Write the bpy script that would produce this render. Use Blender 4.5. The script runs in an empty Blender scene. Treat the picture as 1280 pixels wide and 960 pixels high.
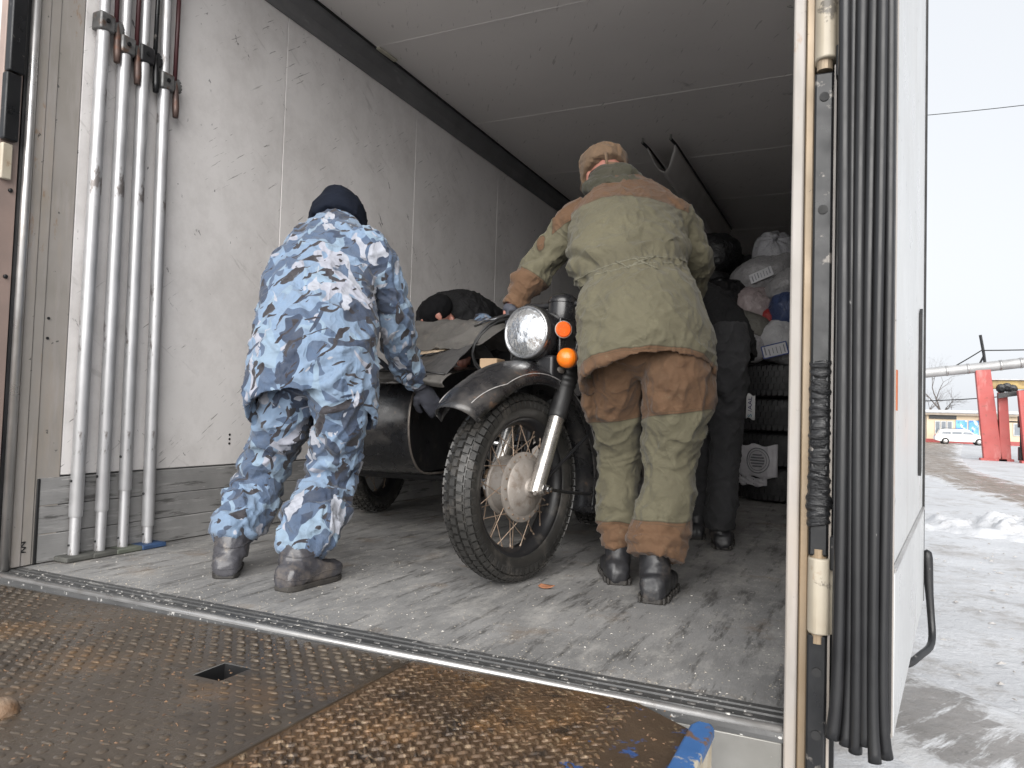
import bpy, bmesh, math, random
import numpy as np
from mathutils import Vector, Matrix
R = math.radians
random.seed(7)
rng = np.random.default_rng(7)
scene = bpy.context.scene
col = scene.collection

# ------------------------------------------------------------------ camera
cam_data = bpy.data.cameras.new('camera')
cam_data.sensor_width = 36.0
cam_data.lens = 25.75
cam_data.clip_start = 0.05
cam_data.clip_end = 3000
camera = bpy.data.objects.new('camera', cam_data)
col.objects.link(camera)
camera.matrix_world = Matrix((
    (0.90677511, -0.01058516, 0.42148174, 2.5694),
    (0.42051425, -0.04947227, -0.90593612, -1.4719),
    (0.03044113, 0.9987194, -0.04040901, 0.5747),
    (0, 0, 0, 1)))
scene.camera = camera
scene.render.resolution_x = 1024
scene.render.resolution_y = 768

# ------------------------------------------------------------------ sky, sun, exposure
SUN_EL, SUN_AZ = R(20), R(163)          # azimuth measured clockwise from +Y: light comes from behind, right
world = bpy.data.worlds.new('World')
scene.world = world
world.use_nodes = True
wn, wl = world.node_tree.nodes, world.node_tree.links
wn.clear()
sky = wn.new('ShaderNodeTexSky'); sky.sky_type = 'NISHITA'; sky.sun_disc = False
sky.sun_elevation = SUN_EL; sky.sun_rotation = SUN_AZ
sky.air_density = 1.0; sky.dust_density = 3.0; sky.ozone_density = 1.0
hs = wn.new('ShaderNodeHueSaturation'); hs.inputs['Saturation'].default_value = 0.10
mixw = wn.new('ShaderNodeMixRGB'); mixw.inputs[0].default_value = 0.8      # an even overcast layer over the clear sky
mixw.inputs[2].default_value = (4.75, 4.95, 5.25, 1)
bgn = wn.new('ShaderNodeBackground'); bgn.inputs['Strength'].default_value = 0.050
wo = wn.new('ShaderNodeOutputWorld')
wl.new(sky.outputs[0], hs.inputs['Color']); wl.new(hs.outputs[0], mixw.inputs[1])
wl.new(mixw.outputs[0], bgn.inputs['Color']); wl.new(bgn.outputs[0], wo.inputs['Surface'])
sun_data = bpy.data.lights.new('sun', 'SUN')
sun_data.energy = 1.5; sun_data.angle = R(70); sun_data.color = (1.0, 0.97, 0.93)
sun = bpy.data.objects.new('sun', sun_data); col.objects.link(sun)
sd = Vector((math.sin(SUN_AZ)*math.cos(SUN_EL), math.cos(SUN_AZ)*math.cos(SUN_EL), math.sin(SUN_EL)))
sun.rotation_euler = (-sd).to_track_quat('-Z', 'Y').to_euler()
sun.location = sd * 40
vs = scene.view_settings
vs.view_transform = 'Standard'; vs.look = 'None'; vs.gamma = 1.0; vs.use_curve_mapping = False
vs.exposure = 2.0

# ------------------------------------------------------------------ helpers
def newmat(name):
    m = bpy.data.materials.new(name); m.use_nodes = True
    nt = m.node_tree
    return m, nt, nt.nodes['Principled BSDF']

def col4(c): return (c[0], c[1], c[2], 1)

def noise_node(nt, scale, detail=4, rough=.55, dist=0, stretch=(1, 1, 1), rot=(0, 0, 0), off=(0, 0, 0), kind='noise'):
    tc = nt.nodes.new('ShaderNodeTexCoord')
    mp0 = nt.nodes.new('ShaderNodeMapping'); mp0.inputs['Rotation'].default_value = rot
    mp = nt.nodes.new('ShaderNodeMapping'); mp.inputs['Scale'].default_value = stretch
    mp.inputs['Location'].default_value = off
    nt.links.new(tc.outputs['Object'], mp0.inputs['Vector'])
    nt.links.new(mp0.outputs[0], mp.inputs['Vector'])
    if kind == 'voronoi':
        t = nt.nodes.new('ShaderNodeTexVoronoi'); t.inputs['Scale'].default_value = scale
        nt.links.new(mp.outputs[0], t.inputs['Vector']); return t.outputs['Distance']
    t = nt.nodes.new('ShaderNodeTexNoise')
    t.inputs['Scale'].default_value = scale; t.inputs['Detail'].default_value = detail
    t.inputs['Roughness'].default_value = rough; t.inputs['Distortion'].default_value = dist
    nt.links.new(mp.outputs[0], t.inputs['Vector'])
    return t.outputs['Fac']

def ramp(nt, fac, lo, hi, a=0.0, b=1.0):
    r = nt.nodes.new('ShaderNodeMapRange')
    r.inputs['From Min'].default_value = lo; r.inputs['From Max'].default_value = hi
    r.inputs['To Min'].default_value = a; r.inputs['To Max'].default_value = b
    nt.links.new(fac, r.inputs['Value']); return r.outputs['Result']

def math_node(nt, op, a, b=None):
    n = nt.nodes.new('ShaderNodeMath'); n.operation = op
    for i, v in enumerate((a, b)):
        if v is None: continue
        if isinstance(v, (int, float)): n.inputs[i].default_value = v
        else: nt.links.new(v, n.inputs[i])
    return n.outputs[0]

def mixc(nt, fac, a, b):
    n = nt.nodes.new('ShaderNodeMixRGB')
    for i, v in zip((0, 1, 2), (fac, a, b)):
        if isinstance(v, (int, float)): n.inputs[i].default_value = v
        elif isinstance(v, tuple): n.inputs[i].default_value = col4(v)
        else: nt.links.new(v, n.inputs[i])
    return n.outputs[0]

def mat(name, base, base2=None, scale=4, rough=.6, metal=0, spots=(), bump=(), spec=.5, rvar=.12, coat=0, detail=5):
    """two-tone base, a list of thresholded spot layers, a list of bump layers"""
    m, nt, b = newmat(name)
    base2 = base2 or tuple(c*.75 for c in base)
    c = mixc(nt, ramp(nt, noise_node(nt, scale, detail), .3, .7), base, base2)
    rg = ramp(nt, noise_node(nt, scale*2.3, 5), .3, .7, max(.02, rough-rvar), min(1, rough+rvar))
    for s in spots:
        f = noise_node(nt, s.get('scale', 8), s.get('detail', 5), s.get('r', .6), s.get('dist', 0), s.get('stretch', (1, 1, 1)), s.get('rot', (0, 0, 0)), s.get('off', (0, 0, 0)))
        f = ramp(nt, f, s['lo'], s['hi'], 0, s.get('amt', 1))
        if 'gate' in s:
            g = ramp(nt, noise_node(nt, s['gate'][0], 2, off=(3.3, 1.7, 9.1)), s['gate'][1], s['gate'][2])
            f = math_node(nt, 'MULTIPLY', f, g)
        c = mixc(nt, f, c, s['color'])
        if 'rough' in s:
            rg = mixc(nt, f, rg, (s['rough'],)*3)
    nt.links.new(c, b.inputs['Base Color']); nt.links.new(rg, b.inputs['Roughness'])
    b.inputs['Metallic'].default_value = metal
    b.inputs['Specular IOR Level'].default_value = spec
    if coat: b.inputs['Coat Weight'].default_value = coat; b.inputs['Coat Roughness'].default_value = .15
    prev = None
    for bp in bump:
        f = noise_node(nt, bp.get('scale', 20), bp.get('detail', 5), bp.get('r', .6), bp.get('dist', 0), bp.get('stretch', (1, 1, 1)), bp.get('rot', (0, 0, 0)))
        bn = nt.nodes.new('ShaderNodeBump'); bn.inputs['Strength'].default_value = bp.get('strength', .3)
        bn.inputs['Distance'].default_value = bp.get('dist_m', .01)
        nt.links.new(f, bn.inputs['Height'])
        if prev: nt.links.new(prev, bn.inputs['Normal'])
        prev = bn.outputs[0]
    if prev: nt.links.new(prev, b.inputs['Normal'])
    return m

class MB:
    """collects geometry in world (or thing-local) coordinates; build() links it as one mesh object"""
    def __init__(s): s.v = []; s.f = []
    def add(s, v, f):
        o = len(s.v); s.v += [tuple(map(float, p)) for p in v]; s.f += [tuple(i+o for i in q) for q in f]; return s
    def box(s, a, b):
        x0, y0, z0 = a; x1, y1, z1 = b
        return s.add([(x0,y0,z0),(x1,y0,z0),(x1,y1,z0),(x0,y1,z0),(x0,y0,z1),(x1,y0,z1),(x1,y1,z1),(x0,y1,z1)],
                     [(0,3,2,1),(4,5,6,7),(0,1,5,4),(1,2,6,5),(2,3,7,6),(3,0,4,7)])
    def obox(s, c, ax, ay, az):
        """oriented box: centre and three half-axis vectors"""
        c, ax, ay, az = (np.array(t, float) for t in (c, ax, ay, az))
        vs_ = [c+i*ax+j*ay+k*az for k in (-1, 1) for (i, j) in ((-1,-1),(1,-1),(1,1),(-1,1))]
        return s.add(vs_, [(0,3,2,1),(4,5,6,7),(0,1,5,4),(1,2,6,5),(2,3,7,6),(3,0,4,7)])
    def tube(s, pts, r, n=12, caps=True, closed=False):
        P = [np.array(p, float) for p in pts]; m = len(P)
        rs = [r]*m if isinstance(r, (int, float)) else list(r)
        T = []
        for i in range(m):
            a = P[(i-1) % m] if (closed or i > 0) else P[i]; b = P[(i+1) % m] if (closed or i < m-1) else P[i]
            t = b-a; T.append(t/(np.linalg.norm(t)+1e-9))
        up = np.array([0, 0, 1.]) if abs(T[0][2]) < .9 else np.array([1., 0, 0])
        u = np.cross(T[0], up); u /= np.linalg.norm(u)
        V = []
        for i in range(m):
            u = u-T[i]*(u@T[i]); u /= np.linalg.norm(u)+1e-9; w = np.cross(T[i], u)
            for k in range(n):
                a = 2*math.pi*k/n; V.append(P[i]+(u*math.cos(a)+w*math.sin(a))*rs[i])
        F = []
        for i in range(m if closed else m-1):
            j = (i+1) % m
            for k in range(n):
                F.append((i*n+k, i*n+(k+1) % n, j*n+(k+1) % n, j*n+k))
        if caps and not closed:
            F.append(tuple(range(n))[::-1]); F.append(tuple((m-1)*n+k for k in range(n)))
        return s.add(V, F)
    def lathe(s, prof, c, axis, n=32, closed=True):
        """prof: list of (radius, along); revolve about axis through c"""
        c = np.array(c, float); a = np.array(axis, float); a /= np.linalg.norm(a)
        up = np.array([0, 0, 1.]) if abs(a[2]) < .9 else np.array([1., 0, 0])
        u = np.cross(a, up); u /= np.linalg.norm(u); w = np.cross(a, u)
        V = []; m = len(prof)
        for r_, h in prof:
            for k in range(n):
                t = 2*math.pi*k/n; V.append(c+a*h+(u*math.cos(t)+w*math.sin(t))*max(r_, 1e-4))
        F = [(i*n+k, i*n+(k+1) % n, (i+1)*n+(k+1) % n, (i+1)*n+k) for i in range(m-1) for k in range(n)]
        if closed == 'ring':
            F += [((m-1)*n+k, (m-1)*n+(k+1) % n, (k+1) % n, k) for k in range(n)]
        elif closed:
            F.append(tuple(range(n))[::-1]); F.append(tuple((m-1)*n+k for k in range(n)))
        return s.add(V, F)
    def prism(s, poly, d):
        """poly: list of 3D points of a flat outline; d: extrusion vector"""
        n = len(poly); d = np.array(d, float)
        V = [np.array(p, float) for p in poly]; V += [p+d for p in V]
        F = [tuple(range(n))[::-1], tuple(range(n, 2*n))] + [(i, (i+1) % n, n+(i+1) % n, n+i) for i in range(n)]
        return s.add(V, F)
    def grid(s, fn, nu, nv):
        V = [fn(i/nu, j/nv) for i in range(nu+1) for j in range(nv+1)]
        F = [(i*(nv+1)+j, (i+1)*(nv+1)+j, (i+1)*(nv+1)+j+1, i*(nv+1)+j+1) for i in range(nu) for j in range(nv)]
        return s.add(V, F)
    def mesh(s, name, off=(0, 0, 0)):
        me = bpy.data.meshes.new(name)
        v = np.array(s.v)-np.array(off) if len(s.v) else s.v
        me.from_pydata([tuple(p) for p in v], [], s.f); me.validate()
        bm = bmesh.new(); bm.from_mesh(me); bmesh.ops.recalc_face_normals(bm, faces=bm.faces); bm.to_mesh(me); bm.free()
        return me
    def build(s, name, material, parent=None, smooth=False, bevel=0, seg=2, subsurf=0, solid=0, auto=None, local=False):
        off = (0, 0, 0) if (parent is None or local) else parent.get('_o', (0, 0, 0))
        me = s.mesh(name, off)
        return finish(me, name, material, parent, smooth, bevel, seg, subsurf, solid, auto, off)

def finish(me, name, material, parent=None, smooth=False, bevel=0, seg=2, subsurf=0, solid=0, auto=None, off=(0, 0, 0)):
    o = bpy.data.objects.new(name, me); col.objects.link(o)
    for mm in (material if isinstance(material, (list, tuple)) else [material]): me.materials.append(mm)
    if parent is not None:
        o.parent = parent
    o['_o'] = list(off)
    if smooth or auto: me.shade_smooth()
    if solid:
        md = o.modifiers.new('solid', 'SOLIDIFY'); md.thickness = solid; md.offset = 0
    if bevel:
        md = o.modifiers.new('bevel', 'BEVEL'); md.width = bevel; md.segments = seg; md.limit_method = 'ANGLE'; md.angle_limit = R(35)
        me.shade_smooth()
    if subsurf:
        md = o.modifiers.new('sub', 'SUBSURF'); md.levels = subsurf; md.render_levels = subsurf
    if auto or bevel:
        bm = bmesh.new(); bm.from_mesh(me)
        for e in bm.edges:
            if len(e.link_faces) == 2 and e.calc_face_angle(0) > R(auto or 35): e.smooth = False
        bm.to_mesh(me); bm.free()
    return o

def tag(o, label=None, cat=None, group=None, kind=None):
    if label: o['label'] = label
    if cat: o['category'] = cat
    if group: o['group'] = group
    if kind: o['kind'] = kind
    return o

def thing(name, loc, label, cat, group=None, rz=0):
    o = bpy.data.objects.new(name, None); col.objects.link(o)
    o.empty_display_size = .1
    o.location = loc; o.rotation_euler = (0, 0, rz); o['_o'] = list(loc)
    return tag(o, label, cat, group)

def copy_tree(o, parent=None):
    c = o.copy(); col.objects.link(c)
    if parent is not None: c.parent = parent
    for ch in list(o.children): copy_tree(ch, c)
    return c

# vectorised gradient noise for cloth and terrain
_perm = rng.permutation(256); _perm = np.concatenate([_perm, _perm, _perm])
_grad = rng.normal(size=(256, 3)); _grad /= np.linalg.norm(_grad, axis=1)[:, None]
def pnoise(p):
    p = np.asarray(p, float); i = np.floor(p).astype(int); fr = p-i; i &= 255
    u = fr*fr*fr*(fr*(fr*6-15)+10); out = np.zeros(len(p))
    for dx in (0, 1):
        for dy in (0, 1):
            for dz in (0, 1):
                h = _perm[_perm[_perm[(i[:, 0]+dx) & 255]+((i[:, 1]+dy) & 255)]+((i[:, 2]+dz) & 255)]
                g = _grad[h % 256]; d = fr-np.array([dx, dy, dz])
                w = np.where(dx, u[:, 0], 1-u[:, 0])*np.where(dy, u[:, 1], 1-u[:, 1])*np.where(dz, u[:, 2], 1-u[:, 2])
                out += w*(g*d).sum(1)
    return out*1.6
def fbm(p, o=4):
    p = np.asarray(p, float); s = 0; a = 1.0
    for k in range(o): s = s+a*pnoise(p*2**k+k*17.3); a *= .5
    return s

# ------------------------------------------------------------------ materials
SC = (0.02, 0.02, 0.022)
M = {}
M['wall'] = mat('white_wall_laminate', (.74, .715, .705), (.66, .64, .63), 1.3, .42, spots=[
    dict(color=(.42, .395, .38), scale=2.2, lo=.46, hi=.74, amt=.6, r=.75, detail=8),
    dict(color=(.33, .31, .30), scale=9, lo=.585, hi=.66, amt=.4, stretch=(1, .35, 2.2), rot=(R(35), 0, 0), r=.75, gate=(1.5, .45, .6)),
    dict(color=SC, scale=7, lo=.655, hi=.672, amt=.75, stretch=(1, 3.2, 1.0), rot=(R(-38), 0, 0), detail=7, r=.72, gate=(2.1, .46, .56)),
    dict(color=(.10, .095, .09), scale=16, lo=.662, hi=.68, amt=.7, stretch=(1, 7.0, .55), rot=(R(52), 0, 0), detail=3, gate=(2.7, .48, .56)),
    dict(color=SC, scale=30, lo=.70, hi=.715, amt=.9, stretch=(1, 1.6, .8), detail=3, gate=(1.1, .45, .6))],
    bump=[dict(scale=3, strength=.12, dist_m=.02, detail=2), dict(scale=60, strength=.05, dist_m=.004)])
M['ceil'] = mat('ceiling_laminate', (.78, .745, .72), (.71, .68, .655), 1.1, .45, spots=[
    dict(color=(.22, .21, .20), scale=5, lo=.62, hi=.70, amt=.5, stretch=(1.6, .7, 1), rot=(0, 0, R(40)), r=.75, gate=(1.4, .48, .6)),
    dict(color=SC, scale=11, lo=.685, hi=.70, amt=.6, stretch=(1.0, 2.2, 1), rot=(0, 0, R(-30)), detail=6, gate=(1.7, .5, .58)),
    dict(color=(.3, .28, .26), scale=14, lo=.66, hi=.69, amt=.5, stretch=(.5, 3.5, 1), rot=(0, 0, R(60)), detail=3)],
    bump=[dict(scale=3, strength=.1, dist_m=.02, detail=2)])
M['kick'] = mat('grey_kick_board', (.30, .295, .29), (.19, .188, .186), 4, .55, spots=[
    dict(color=(.46, .45, .44), scale=9, lo=.55, hi=.72, amt=.6, stretch=(1, .25, 3), r=.75),
    dict(color=(.05, .048, .045), scale=9, lo=.56, hi=.62, amt=.75, stretch=(1, .3, 3.2), detail=6, r=.7),
    dict(color=(.55, .54, .53), scale=26, lo=.66, hi=.70, amt=.6, stretch=(1, .3, 3), detail=4)],
    bump=[dict(scale=14, strength=.35, dist_m=.006, stretch=(1, .2, 4))])
M['floor'] = mat('worn_truck_floor', (.29, .285, .28), (.18, .177, .174), 2.6, .62, spots=[
    dict(color=(.36, .35, .34), scale=4.5, lo=.52, hi=.72, amt=.7, stretch=(2.6, .6, 1), r=.75),
    dict(color=(.055, .053, .05), scale=6, lo=.53, hi=.64, amt=.8, stretch=(3.5, .5, 1), r=.75),
    dict(color=(.17, .115, .07), scale=3.1, lo=.57, hi=.70, amt=.6, r=.7, off=(4, 2, 0)),
    dict(color=(.50, .48, .45), scale=5, lo=.50, hi=.66, amt=.55, stretch=(1.6, .7, 1), detail=8, r=.8),
    dict(color=(.58, .56, .53), scale=16, lo=.60, hi=.67, amt=.8, stretch=(1.3, .8, 1), detail=7, r=.8, gate=(1.8, .44, .58)),
    dict(color=(.66, .63, .58), scale=75, lo=.66, hi=.70, amt=.9, detail=3, gate=(2.4, .42, .6))],
    bump=[dict(scale=12, strength=.35, dist_m=.008, stretch=(2.5, .5, 1), r=.7), dict(scale=90, strength=.25, dist_m=.003)], rvar=.2)
M['sill'] = mat('threshold_aluminium', (.10, .10, .10), (.06, .06, .06), 9, .5, .35, spots=[
    dict(color=(.55, .53, .5), scale=11, lo=.58, hi=.70, amt=.75, stretch=(.6, 2, 1), r=.8),
    dict(color=(.62, .6, .57), scale=60, lo=.62, hi=.68, amt=.8, detail=4)], bump=[dict(scale=50, strength=.3, dist_m=.003)])
M['alu'] = mat('worn_aluminium', (.55, .54, .53), (.40, .39, .38), 5, .36, .8, spots=[
    dict(color=(.22, .17, .13), scale=7, lo=.60, hi=.72, amt=.55, stretch=(1, 1, .3), r=.7),
    dict(color=(.07, .06, .055), scale=24, lo=.68, hi=.72, amt=.7, detail=5)], bump=[dict(scale=40, strength=.12, dist_m=.003)])
M['post'] = mat('weathered_frame_metal', (.34, .28, .21), (.26, .19, .12), 3, .45, .35, spots=[
    dict(color=(.33, .22, .12), scale=5, lo=.55, hi=.75, amt=.6, stretch=(1, 1, .25), r=.7),
    dict(color=(.06, .05, .045), scale=26, lo=.67, hi=.70, amt=.8, detail=5),
    dict(color=(.20, .09, .04), scale=12, lo=.66, hi=.71, amt=.8, stretch=(1, 1, .4))], bump=[dict(scale=30, strength=.15, dist_m=.004)])
M['postwhite'] = mat('dirty_white_frame', (.33, .305, .285), (.26, .24, .215), 4, .45, spots=[
    dict(color=(.36, .30, .24), scale=5, lo=.50, hi=.70, amt=.6, stretch=(1, 1, .22), r=.75),
    dict(color=(.24, .13, .06), scale=16, lo=.63, hi=.70, amt=.7, stretch=(1, 1, .35), r=.7),
    dict(color=(.40, .37, .36), scale=22, lo=.52, hi=.68, amt=.4, stretch=(1, 1, .15)),
    dict(color=SC, scale=30, lo=.68, hi=.71, amt=.8, detail=5)])
M['hinge'] = mat('cream_hinge_paint', (.46, .415, .335), (.37, .32, .245), 9, .4, spots=[
    dict(color=(.05, .045, .04), scale=13, lo=.55, hi=.61, amt=.8, detail=7, r=.72),
    dict(color=(.25, .15, .08), scale=22, lo=.62, hi=.70, amt=.6)], bump=[dict(scale=30, strength=.15, dist_m=.004)])
M['lockbar'] = mat('dark_grey_steel', (.016, .0165, .018), (.011, .0115, .0125), 9, .36, .3, spots=[
    dict(color=(.22, .2, .18), scale=25, lo=.65, hi=.70, amt=.6)], bump=[dict(scale=40, strength=.12, dist_m=.003)])
M['tape'] = mat('black_adhesive_tape', (.018, .0185, .02), (.011, .011, .012), 20, .34, bump=[dict(scale=18, strength=.9, dist_m=.012, stretch=(.6, .6, 3.5), dist=1.0)])
M['rubber'] = mat('black_rubber_seal', (.013, .0133, .0145), (.008, .008, .009), 6, .42, spots=[
    dict(color=(.05, .05, .053), scale=6, lo=.5, hi=.75, amt=.5, stretch=(1, 1, .2)),
    dict(color=(.3, .29, .28), scale=40, lo=.70, hi=.74, amt=.7, stretch=(1, 1, .5))], bump=[dict(scale=25, strength=.12, dist_m=.004, stretch=(1, 1, .3))])
M['doorwhite'] = mat('white_door_laminate', (.54, .545, .545), (.46, .465, .465), 2, .35, spots=[
    dict(color=(.40, .38, .36), scale=8, lo=.60, hi=.70, amt=.5, stretch=(1, 1, .25), r=.7),
    dict(color=SC, scale=30, lo=.69, hi=.71, amt=.7, detail=4)])
M['railgrey'] = mat('dark_ceiling_rail', (.17, .17, .172), (.12, .12, .123), 4, .5, spots=[dict(color=(.25, .25, .25), scale=16, lo=.64, hi=.70, amt=.4, stretch=(1, .3, 1))])
M['black'] = mat('matt_black', (.012, .012, .013), (.008, .008, .008), 8, .6)
M['steel'] = mat('grey_steel_frame', (.30, .295, .28), (.20, .195, .18), 5, .45, .5, spots=[
    dict(color=(.06, .055, .05), scale=6, lo=.56, hi=.70, amt=.7, r=.7), dict(color=(.5, .48, .45), scale=20, lo=.63, hi=.7, amt=.5)])
M['rustplate'] = mat('rusty_chequer_plate', (.125, .075, .040), (.060, .040, .026), 3.2, .42, .25, spots=[
    dict(color=(.21, .115, .05), scale=9, lo=.50, hi=.68, amt=.8, stretch=(1.2, .8, 1), r=.75),
    dict(color=(.028, .022, .018), scale=13, lo=.54, hi=.64, amt=.85, r=.75, detail=7),
    dict(color=(.30, .22, .14), scale=40, lo=.56, hi=.66, amt=.7, stretch=(.6, 2.4, 1), rot=(0, 0, R(25)), detail=6)],
    bump=[dict(scale=45, strength=.6, dist_m=.006, r=.7), dict(scale=12, strength=.3, dist_m=.01)], rvar=.3)
M['greyplate'] = mat('mud_worn_chequer_plate', (.112, .088, .066), (.066, .051, .038), 2.4, .36, .35, spots=[
    dict(color=(.145, .118, .088), scale=5, lo=.52, hi=.70, amt=.7, r=.72),
    dict(color=(.045, .036, .028), scale=7, lo=.55, hi=.68, amt=.8, r=.75, detail=7),
    dict(color=(.19, .11, .05), scale=3.2, lo=.56, hi=.70, amt=.6, off=(5, 1, 0))],
    bump=[dict(scale=60, strength=.35, dist_m=.004, r=.7)], rvar=.25)
M['plateblue'] = mat('rusty_plate_with_blue_paint', (.115, .075, .045), (.055, .038, .026), 3.2, .55, .2, spots=[
    dict(color=(.04, .10, .28), scale=17, lo=.57, hi=.62, amt=.9, detail=6, r=.65),
    dict(color=(.30, .22, .13), scale=30, lo=.60, hi=.66, amt=.8)], bump=[dict(scale=45, strength=.5, dist_m=.005, r=.7)])
M['blueblock'] = mat('chipped_blue_paint', (.05, .14, .34), (.04, .11, .27), 8, .45, spots=[
    dict(color=(.45, .40, .30), scale=14, lo=.50, hi=.56, amt=.95, detail=6), dict(color=(.16, .09, .04), scale=22, lo=.58, hi=.64, amt=.9)])
M['plug'] = mat('galvanised_bolt', (.4, .39, .38), (.25, .24, .23), 30, .4, .8)

scene.cycles.diffuse_bounces = 6; scene.cycles.max_bounces = 10

# ================================================================== the truck box
G0 = -1.15                                   # street level; the load floor is z = 0
truck = thing('truck_box', (1.23, 3.5, 0), 'white refrigerated truck box standing open at its rear', 'truck')
yw = [.24, 1.28, 2.47, 3.67, 4.87, 6.07, 7.27, 8.5]
for a, b in zip(yw[:-1], yw[1:]):
    MB().box((-.03, a+.002, .306), (0, b-.002, 2.56)).build('wall_panel', M['wall'], truck, bevel=.0025)
    MB().box((2.46, a+.002, .306), (2.49, b-.002, 2.56)).build('wall_panel', M['wall'], truck, bevel=.0025)
for k in range(3):
    z0 = .004+k*.0995
    MB().box((-.03, .158, z0), (.004, 8.5, z0+.097)).build('kick_board', M['kick'], truck, bevel=.003)
    MB().box((2.456, .158, z0), (2.49, 8.5, z0+.097)).build('kick_board', M['kick'], truck, bevel=.003)
MB().box((-.08, -.02, -.10), (-.032, 8.56, 2.72)).build('side_wall_core', M['doorwhite'], truck)
MB().box((2.492, .125, -.10), (2.535, 8.56, 2.72)).build('side_wall_core', M['doorwhite'], truck)
MB().box((-.03, 8.5, 0), (2.49, 8.55, 2.65)).build('bulkhead', M['railgrey'], truck)  # dark grey stands in for the gloom at the far end
yc = [-.06, .72, 1.91, 3.11, 4.31, 5.51, 6.71, 8.498]
for a, b in zip(yc[:-1], yc[1:]):
    MB().box((0, a+.002, 2.65), (2.458, b-.002, 2.68)).build('ceiling_panel', M['ceil'], truck, bevel=.002)
    if a > 0:
        MB().box((.08, a-.006, 2.6475), (2.458, a+.006, 2.6495)).build('seam_strip', M['ceil'], truck)
MB().box((-.08, -.06, 2.684), (2.535, 8.56, 2.74)).build('roof', M['doorwhite'], truck)
for side in (0, 1):
    X = (lambda x: x) if side == 0 else (lambda x: 2.46-x)
    prof = [(0, 2.515), (.010, 2.512), (.022, 2.53), (.030, 2.575), (.062, 2.622), (.066, 2.6485), (0.001, 2.6485)]
    MB().prism([(X(x), .16, z) for x, z in prof], (0, 8.33, 0)).build('ceiling_rail', M['railgrey'], truck)
    MB().box((min(X(.068), X(.078)), .16, 2.640), (max(X(.068), X(.078)), 8.49, 2.6492)).build('rail_gap_shadow', M['black'], truck)  # black strip stands in for the shadow in the gap beside the rail
MB().obox((.092, 1.99, 2.641), (.014, .0, 0), (.004, .085, .0), (0, 0, .006)).build('tape_strip', mat('yellowed_tape', (.55, .52, .42), rough=.6), truck, bevel=.004)
floor = MB().box((-.03, .118, -.06), (2.49, 8.5, 0)).build('floor', M['floor'], truck)
# threshold: an extruded ribbed sill
sp = [(0, -.012), (.002, .0005), (.008, .004), (.016, .004), (.020, -.002), (.036, -.002), (.038, .0015), (.046, .0015), (.048, -.002), (.072, -.002), (.074, .0015), (.084, .0015),
      (.086, -.002), (.100, -.002), (.102, .001), (.116, .002), (.1165, -.02), (0, -.02)]
sill = MB().prism([(-.03, y, z) for y, z in sp], (2.49, 0, 0)).build('sill', M['sill'], truck)
MB().tube([(-.03, .009, .0005), (2.458, .009, .0005)], .0085, 10).build('sill_edge', M['alu'], sill, smooth=True)
sc_m = MB().lathe([(.0075, -.001), (.007, .0018), (.003, .0026)], (0, 0, 0), (0, 0, 1), 10).mesh('screw_head')
k = 0
for x in np.arange(.08, 2.44, .055):
    o = finish(sc_m if k == 0 else sc_m, 'screw_head', M['plug'], sill, off=(0, 0, 0)) if k == 0 else None
    if o is None:
        o = bpy.data.objects.new('screw_head', sc_m); col.objects.link(o); o.parent = sill
    o.location = (x-1.23, .060-3.5, -.0015); o.scale = (1.25, .8, 1); k += 1
MB().box((-.06, .004, -.42), (2.459, .10, -.0205)).build('rear_crossmember', M['steel'], truck, bevel=.004)
# left rear post: stepped white strips, bright bar, brown outer strip, lock hardware
for a, b, x in ((.078, .112, .010), (.114, .150, .006), (.152, .2385, .002)):
    MB().box((-.031, a, .003), (x, b, 2.645)).build('post_strip', M['postwhite'], truck, bevel=.003)
MB().tube([(.012, .058, .0), (.012, .058, 2.7)], .0145, 14).build('post_bar', M['alu'], truck, smooth=True)
MB().box((-.02, .036, -.3), (.004, .046, 2.7)).build('post_gasket', M['rubber'], truck)
MB().box((-.03, -.03, -.4), (.002, .034, 2.7)).build('post_flange', mat('brownish_primer', (.30, .22, .19), (.22, .17, .15), 6, .5, spots=[dict(color=(.5, .47, .44), scale=9, lo=.55, hi=.7, amt=.6, stretch=(1, 1, .2))]), truck, bevel=.003)
lk = MB().box((.004, -.03, 1.66), (.035, .020, 2.25)).build('lock_cover', M['lockbar'], truck, bevel=.005)
MB().box((.004, -.035, 1.43), (.032, .014, 1.655)).build('lock_cover', M['lockbar'], truck, bevel=.005)
MB().box((.004, -.03, 1.30), (.022, .004, 1.42)).build('latch_plate', M['hinge'], truck, bevel=.004)
MB().lathe([(.007, 0), (.007, .006), (.004, .008)], (.003, .012, 1.27), (1, 0, 0), 10).build('bolt', M['lockbar'], truck)
MB().lathe([(.007, 0), (.007, .006), (.004, .008)], (.003, .012, .98), (1, 0, 0), 10).build('bolt', M['lockbar'], truck)
for y, z in ((.165, .86), (.165, .79)):
    MB().lathe([(.005, 0), (.005, .003)], (.002, y, z), (1, 0, 0), 10).build('rivet', M['black'], truck)
for z in (.40, .42, .44):
    MB().lathe([(.0055, -.002), (.0055, .002)], (0, 1.02, z), (1, 0, 0), 10).build('rivet', M['black'], truck)
MB().obox((.0, .163, .15), (.006, 0, 0), (0, .006, 0), (0, 0, .148)).build('sealant_bead', M['black'], truck, bevel=.003)
# felt-pen mark at the foot of the post
mk = MB()
for (ya, za, yb, zb) in ((.110, .085, .126, .085), (.126, .085, .112, .070), (.112, .070, .128, .066), (.128, .066, .112, .052), (.112, .052, .128, .050)):
    mk.tube([(.0072, ya, za), (.0072, yb, zb)], .0022, 6)
mk.build('pen_mark', M['black'], truck)
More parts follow.
